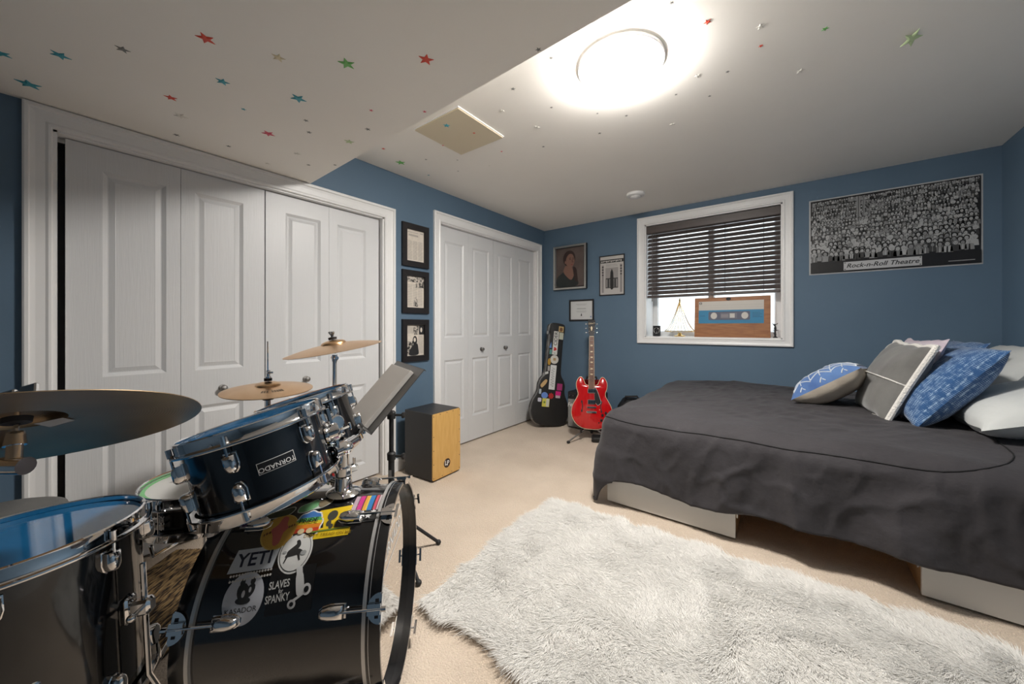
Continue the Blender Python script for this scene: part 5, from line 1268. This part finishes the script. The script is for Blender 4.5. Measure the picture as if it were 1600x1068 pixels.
# ride: stand off to the left of the floor tom, boom carries the cymbal over it
rc=Vector((-1.102,-.020,.938)); MR=tiltM(rc,-.431,.037)
sb_=Vector((-1.655,-.085,0))
r=thing('cymbal_stand','chrome boom cymbal stand beside the floor tom carrying the large dark cymbal','stand',T(sb_))
tripod(r,.8,.22,(2.2,3.9,5.4),hub=.42)
stand_pole(r,.80,.013,(.55,.845))
e=MR@Vector((0,0,-.020))-sb_
bm_=MB(); bm_.cyl((-.10,-.016,.765),tuple(e+(Vector((0,0,.79))-e).normalized()*.02),.0075,n=12); bm_.build('boom_arm',M_CHROME,r)
jn=MB(); jn.sphere((0,0,.80),.022,(1,1,1),10); jn.cyl((0,-.03,.80),(0,.035,.80),.012,n=12); jn.build('boom_joint',M_CHROME,r)
tl=MB(); ez=(MR.to_3x3()@Vector((0,0,1))); tl.cyl(e-ez*.040,e+ez*.0,.010,n=14); tl.cyl(e,e+ez*.024,.014,.011,n=14); tl.cyl(e+ez*.02,e+ez*.10,.0038,n=8); tl.cyl(e-ez*.035+RT*-.020,e-ez*.035+RT*.022,.015,n=16); tl.build('tilter',M_CHROME,r)
Ml=T(-sb_)@MR; tilter_stack(r,Ml,.048)
w=MB(); w.lathe([(0,.064),(.008,.064),(.007,.078),(0,.078)],12,Ml@RZ(.6))
for s in (-1,1): w.rbox((s*.020-.015,-.004,.068),(s*.020+.015,.004,.086),.002,Ml@RZ(.65))
w.build('wing_nut',M_STEEL,r,smooth=0)
r=thing('ride_cymbal','large dark bronze ride cymbal tilted above the floor tom','cymbal',MR)
cymbal_mesh(.254,.060,.026,.020).build('cymbal_disc',M_RIDE,r,smooth=40)
lbp=MR.inverted(); 
A=[MR.inverted()@p for p in ()]
Mi=MR.inverted(); o_=Mi@CAMP
def under(px,py,z):
    d=(Mi.to_3x3()@ray(px,py)); t=(z-o_.z)/d.z; p=o_+d*t; return p
P4=[under(*q,.012) for q in ((52,671),(78,675),(117,664),(98,661))]
lb=MB(); V=[]
cc_=sum(P4,Vector())/4
def zun(p):
    q=hypot(p.x,p.y); t=min(max((q-.06)/(.254-.06),0),1); return .026*(1-t**1.5)-.0014-.0016
V=[(p.x,p.y,zun(p)) for p in P4]; lb.add(V,[(0,1,2,3)]); lb.build('maker_label',plain('pale_label',(.45,.44,.42)),r,smooth=0)
# hi-hat
hc_=Vector((-1.886,.645,.846)); MHh=tiltM(hc_,.060,-.030)
r=thing('hi_hat_stand','chrome hi-hat stand with pull rod standing in front of the closet doors','stand',T(hc_.x,hc_.y,0))
tripod(r,.8,.20,(.3,2.4,4.5),hub=.36)
stand_pole(r,.80,.013,(.50,),.011)
MB().cyl((0,0,.79),(.012,-.006,1.065),.003,n=8).build('pull_rod',M_CHROME,r)
MB().lathe([(0,-.048),(.020,-.046),(.030,-.036),(.026,-.032),(.018,-.024),(.018,-.016),(.0,-.014)],20,T(0,0,.846)).build('bottom_seat',M_BLACKM,r)
cl=MB(); cl.lathe([(.003,.040),(.016,.040),(.016,.052),(.003,.053)],18,T(0,0,.846),closed=True); cl.build('clutch_felt',M_BLACKM,r)
cl=MB(); cl.lathe([(0,.053),(.012,.053),(.012,.060),(.008,.062),(.008,.088),(.004,.090)],14,T(.002,0,.846)); cl.cyl((.002,0,.922),(.024,0,.925),.004,n=8); cl.rbox((.020,-.012,.920),(.028,.012,.930),.002); cl.build('clutch',M_CHROME,r,smooth=40)
r=thing('hi_hat_cymbals','pair of small bright bronze hi-hat cymbals closed on their stand','cymbal',MHh)
cymbal_mesh(.178,.050,.020,.016).build('top_cymbal',M_BRONZE,r,smooth=40)
pr=MB(); rq2=random.Random(2)
for k in range(9):
    a=-.55+.085*k; q0=.098; q1=.122
    if k==3: continue
    for a_,w_ in ((a,.022),(a+.035,.018)):
        P_=[(q0*cos(a_),q0*sin(a_)),(q1*cos(a_),q1*sin(a_)),(q1*cos(a_+w_),q1*sin(a_+w_)),(q0*cos(a_+w_),q0*sin(a_+w_))]
        pr.add([(x,y,.020*(1-(max(hypot(x,y)-.05,0)/.128)**1.5)+.0006) for x,y in P_],[(0,1,2,3)])
pr.build('maker_print',plain('faded_ink',(.16,.11,.07)),r,smooth=0)
o=cymbal_mesh(.178,.050,.020,.016).build('bottom_cymbal',M_BRONZE,r,smooth=40,M=T(0,0,-.003)@RX(pi))
# crash
cc=Vector((-1.640,.825,1.030)); MCr=tiltM(cc,-.058,-.164)
r=thing('crash_stand','straight chrome cymbal stand behind the toms carrying the crash cymbal','stand',T(cc.x,cc.y,0))
tripod(r,.9,.18,(.5,2.6,4.4),hub=.34)
stand_pole(r,.985,.013,(.45,.80),.0105)
Mq=T(-cc.x,-cc.y,0)@MCr
tl=MB(); tl.cyl((0,0,.975),(0,0,1.005),.012,n=14); tl.cyl(Mq@Vector((0,0,-.02)),Mq@Vector((0,0,.080)),.0038,n=8); tl.cyl((-.018,0,.99),(.020,0,.99),.009,n=12); tl.build('tilter',M_CHROME,r)
tilter_stack(r,Mq,.042)
w=MB(); w.lathe([(0,.056),(.007,.056),(.006,.070),(0,.070)],12,Mq)
for s in (-1,1): w.cyl((s*.004,0,.062),(s*.020,0,.078),.004,.005,n=8,M=Mq)
w.build('wing_nut',M_STEEL,r)
r=thing('crash_cymbal','bright bronze crash cymbal on a tall stand in front of the closet','cymbal',MCr)
cymbal_mesh(.203,.052,.024,.018).build('cymbal_disc',M_BRONZE,r,smooth=40)
# snare
sc_=Vector((-1.702,.384,.570)); MS=tiltM(sc_,.01,-.01)
aS,_=tom_angle(MS,.19,0,247,790)
drum('snare_drum','black snare drum with a green rimmed white head in front of the closet',MS,.172,.112,8,aS,M_COATW,lugtube=True)
sn=[o for o in bpy.data.objects if o.name.startswith('snare_drum')][-1]
MB().lathe([(.160,.0018),(.171,.0018),(.171,.004),(.160,.004)],64,closed=True).build('mute_ring',plain('green_foam',(.20,.50,.22)),sn)
st_=MB(); st_.rbox((-.022,.0,0),(.022,.035,.030),.004,shell_M(.171,aS+.55,-.085)); st_.build('throw_off',M_CHROME,sn,smooth=0)
r=thing('snare_stand','chrome snare stand under the black snare drum','stand',T(sc_.x,sc_.y,0))
tripod(r,.4,.19,(1.0,3.1,5.2),hub=.22); stand_pole(r,.40,.012,(.6,),.010)
for k in range(3):
    a=1.2+2*pi*k/3; d=Vector((cos(a),sin(a),0)); MB().tube([(0,0,.39),tuple(d*.10+Vector((0,0,.410))),tuple(d*.205+Vector((0,0,.420))),tuple(d*.212+Vector((0,0,.455)))],.006,8).build('basket_arm',M_CHROME,r)
dsp=[(0,0),(.003,0),(.0045,.006),(.0035,.014),(.007,.06),(.0072,.39),(.006,.400),(0,.402)]
for k,(a,off) in enumerate(((.35,.0),)):
    o=MB().lathe(dsp,12).build('drumstick',mat('hickory',(.46,.24,.10),.5,col2=(.54,.30,.14),nscale=12,stretch=(6,6,.5)))
    o.matrix_world=T(sc_.x-.06,sc_.y-.07,sc_.z+.0225)@RZ(.95)@RY(pi/2)
    tag(o,'wooden drumstick lying across the snare drum rim','drumstick')
# throne
r=thing('drum_throne','round grey padded drum stool behind the floor tom','stool',T(-2.09,-.09,0))
MB().lathe([(0,.440),(.150,.440),(.168,.450),(.172,.475),(.166,.498),(.140,.508),(0,.512)],48).build('seat_cushion',mat('grey_vinyl',(.13,.128,.122),.55,bump=.2,bscale=200),r)
tripod(r,.44,.19,(.6,2.7,4.8),hub=.25); stand_pole(r,.44,.014,(.6,),.012)
# ------------------------------------------------------------------ music stand
t1,t2,b1,b2=[Vector(q) for q in ((-1.714,1.18,.941),(-1.292,1.006,.941),(-1.663,.946,.724),(-1.225,.783,.724))]
ex=((t2-t1)+(b2-b1)).normalized(); ey=((t1-b1)+(t2-b2)).normalized(); ey=(ey-ex*ey.dot(ex)).normalized(); ezz=ex.cross(ey)
cD=(t1+t2+b1+b2)/4; W2=.228; H2=.160
MD=Matrix(((ex.x,ey.x,ezz.x,cD.x),(ex.y,ey.y,ezz.y,cD.y),(ex.z,ey.z,ezz.z,cD.z),(0,0,0,1)))
ms=Vector((-1.555,1.062,0)); MDl=T(-ms)@MD
r=thing('music_stand','black folding music stand with a solid desk beside the bass drum','stand',T(ms))
M_DESK=mat('grey_black_steel',(.09,.088,.085),.4,.3)
dk=MB(); dk.box((-W2,-H2,-.003),(W2,H2,0),MDl); dk.box((-W2,-H2-.002,-.003),(W2,-H2,.045),MDl); dk.box((-W2,-H2,.043),(W2,-H2+.006,.045),MDl); dk.box((-W2,H2-.002,-.012),(W2,H2,0),MDl); d_=dk.build('desk',M_DESK,r,smooth=0)
kb=MDl@Vector((0,-.03,-.02)); MB().tube([tuple(MDl@Vector((0,-.03,-.004))),tuple(kb),(0,0,.70)],.012,10).build('desk_bracket',M_BLACKM,r)
MB().cyl((0,0,.10),(0,0,.50),.0150,n=16).build('lower_tube',M_BLACKM,r); MB().cyl((0,0,.48),(0,0,.72),.011,n=14).build('upper_tube',M_BLACKM,r)
for z in (.50,.70):
    k=MB(); k.lathe([(0,-.018),(.020,-.018),(.021,.012),(.014,.02),(0,.02)],16,T(0,0,z)); k.cyl((.015,.01,z),(.045,.03,z),.006,n=8); k.lathe([(0,0),(.014,0),(.016,.006),(.014,.012),(0,.012)],6,T(.045,.03,z)@frame(Vector((.83,.55,0))).to_4x4()); k.build('clamp_knob',M_RUBBER,r)
lt=MB(); Mlt=T(0,0,.42)@RZ(radians(35))@Matrix(((1,0,0,0),(0,0,-1,-.0155),(0,1,0,0),(0,0,0,1))); lt.rect(-.007,.007,-.020,.016,0,Mlt); lt.build('maker_label',plain('grey_label',(.35,.35,.36)),r,smooth=0)
f1=onz(685,850,.0)-ms; f2=onz(654,914,.0)-ms; f3=Vector((-.24,-.02,0))
for f in (f1,f2,f3):
    f=Vector((f.x,f.y,.012)); lg=MB(); lg.cyl((0,0,.235),f,.008,n=10); lg.cyl((0,0,.11),f*.5+Vector((0,0,.118)),.005,n=8); o=lg.build('leg',M_BLACKM,r); MB().sphere(f,.014,(1,1,.9),8).build('rubber_foot',M_RUBBER,o)
tag(MB().rbox((-.190,-H2+.002,.0015),(.150,.128,.020),.001,MD).build('binder',mat('grey_card',(.58,.555,.52),.6),smooth=0,org=cD),'grey hardcover binder resting on the music stand desk','binder')
# ------------------------------------------------------------------ straw mat
ua=Vector((.75,.66,0)).normalized(); ub=Vector((-.66,.75,0)).normalized()
r=thing('straw_mat','woven brown straw doormat on the carpet between the bass drum and the closet','mat',T(ua*-1.33+ub*1.55))
m=bpy.data.materials.new('twisted_straw'); m.use_nodes=True; nt=m.node_tree; N=nt.nodes; L=nt.links; b=N['Principled BSDF']; b.inputs['Roughness'].default_value=.8
tc=N.new('ShaderNodeTexCoord'); mp=N.new('ShaderNodeMapping'); mp.inputs['Rotation'].default_value=(0,0,-radians(41.3)); L.new(tc.outputs['Object'],mp.inputs[0]); mq=N.new('ShaderNodeMapping'); mq.inputs['Scale'].default_value=(1,.2,1); L.new(mp.outputs[0],mq.inputs[0])
wv=N.new('ShaderNodeTexNoise'); wv.inputs['Scale'].default_value=120; wv.inputs['Detail'].default_value=4; L.new(mq.outputs[0],wv.inputs['Vector']); cr=N.new('ShaderNodeValToRGB'); e=cr.color_ramp.elements; e[0].position=.40; e[0].color=(.014,.009,.006,1); e[1].position=.64; e[1].color=(.40,.27,.12,1); cr.color_ramp.elements.new(.5).color=(.19,.115,.05,1)
L.new(wv.outputs['Fac'],cr.inputs[0]); L.new(cr.outputs[0],b.inputs['Base Color'])
M_STRAW=m
sm_=MB(); rr_=random.Random(8)
base_c=ua*-1.33+ub*1.55
for i in range(44):
    a=-.23+.46*(i+.5)/44
    pth=[]
    for k in range(29):
        bb=-.40+.80*k/28; pth.append(tuple(ua*(a+.0012*sin(k*2.1+i))+ub*bb+Vector((0,0,.0075+.0022*sin(k*pi+ i*pi)))))
    sm_.tube(pth,[.0052*(1+.18*sin(k*2.4+i*1.7)) for k in range(29)],6)
o=sm_.build('straw_cords',M_STRAW,r); o['kind']='stuff'
bk=MB(); bk.add([ua*x+ub*y+Vector((0,0,z)) for z in (.001,.005) for x,y in ((-.23,-.4),(.23,-.4),(.23,.4),(-.23,.4))],[(3,2,1,0),(4,5,6,7),(0,1,5,4),(1,2,6,5),(2,3,7,6),(3,0,4,7)]); bk.build('backing',M_BLACKM,r,smooth=0)
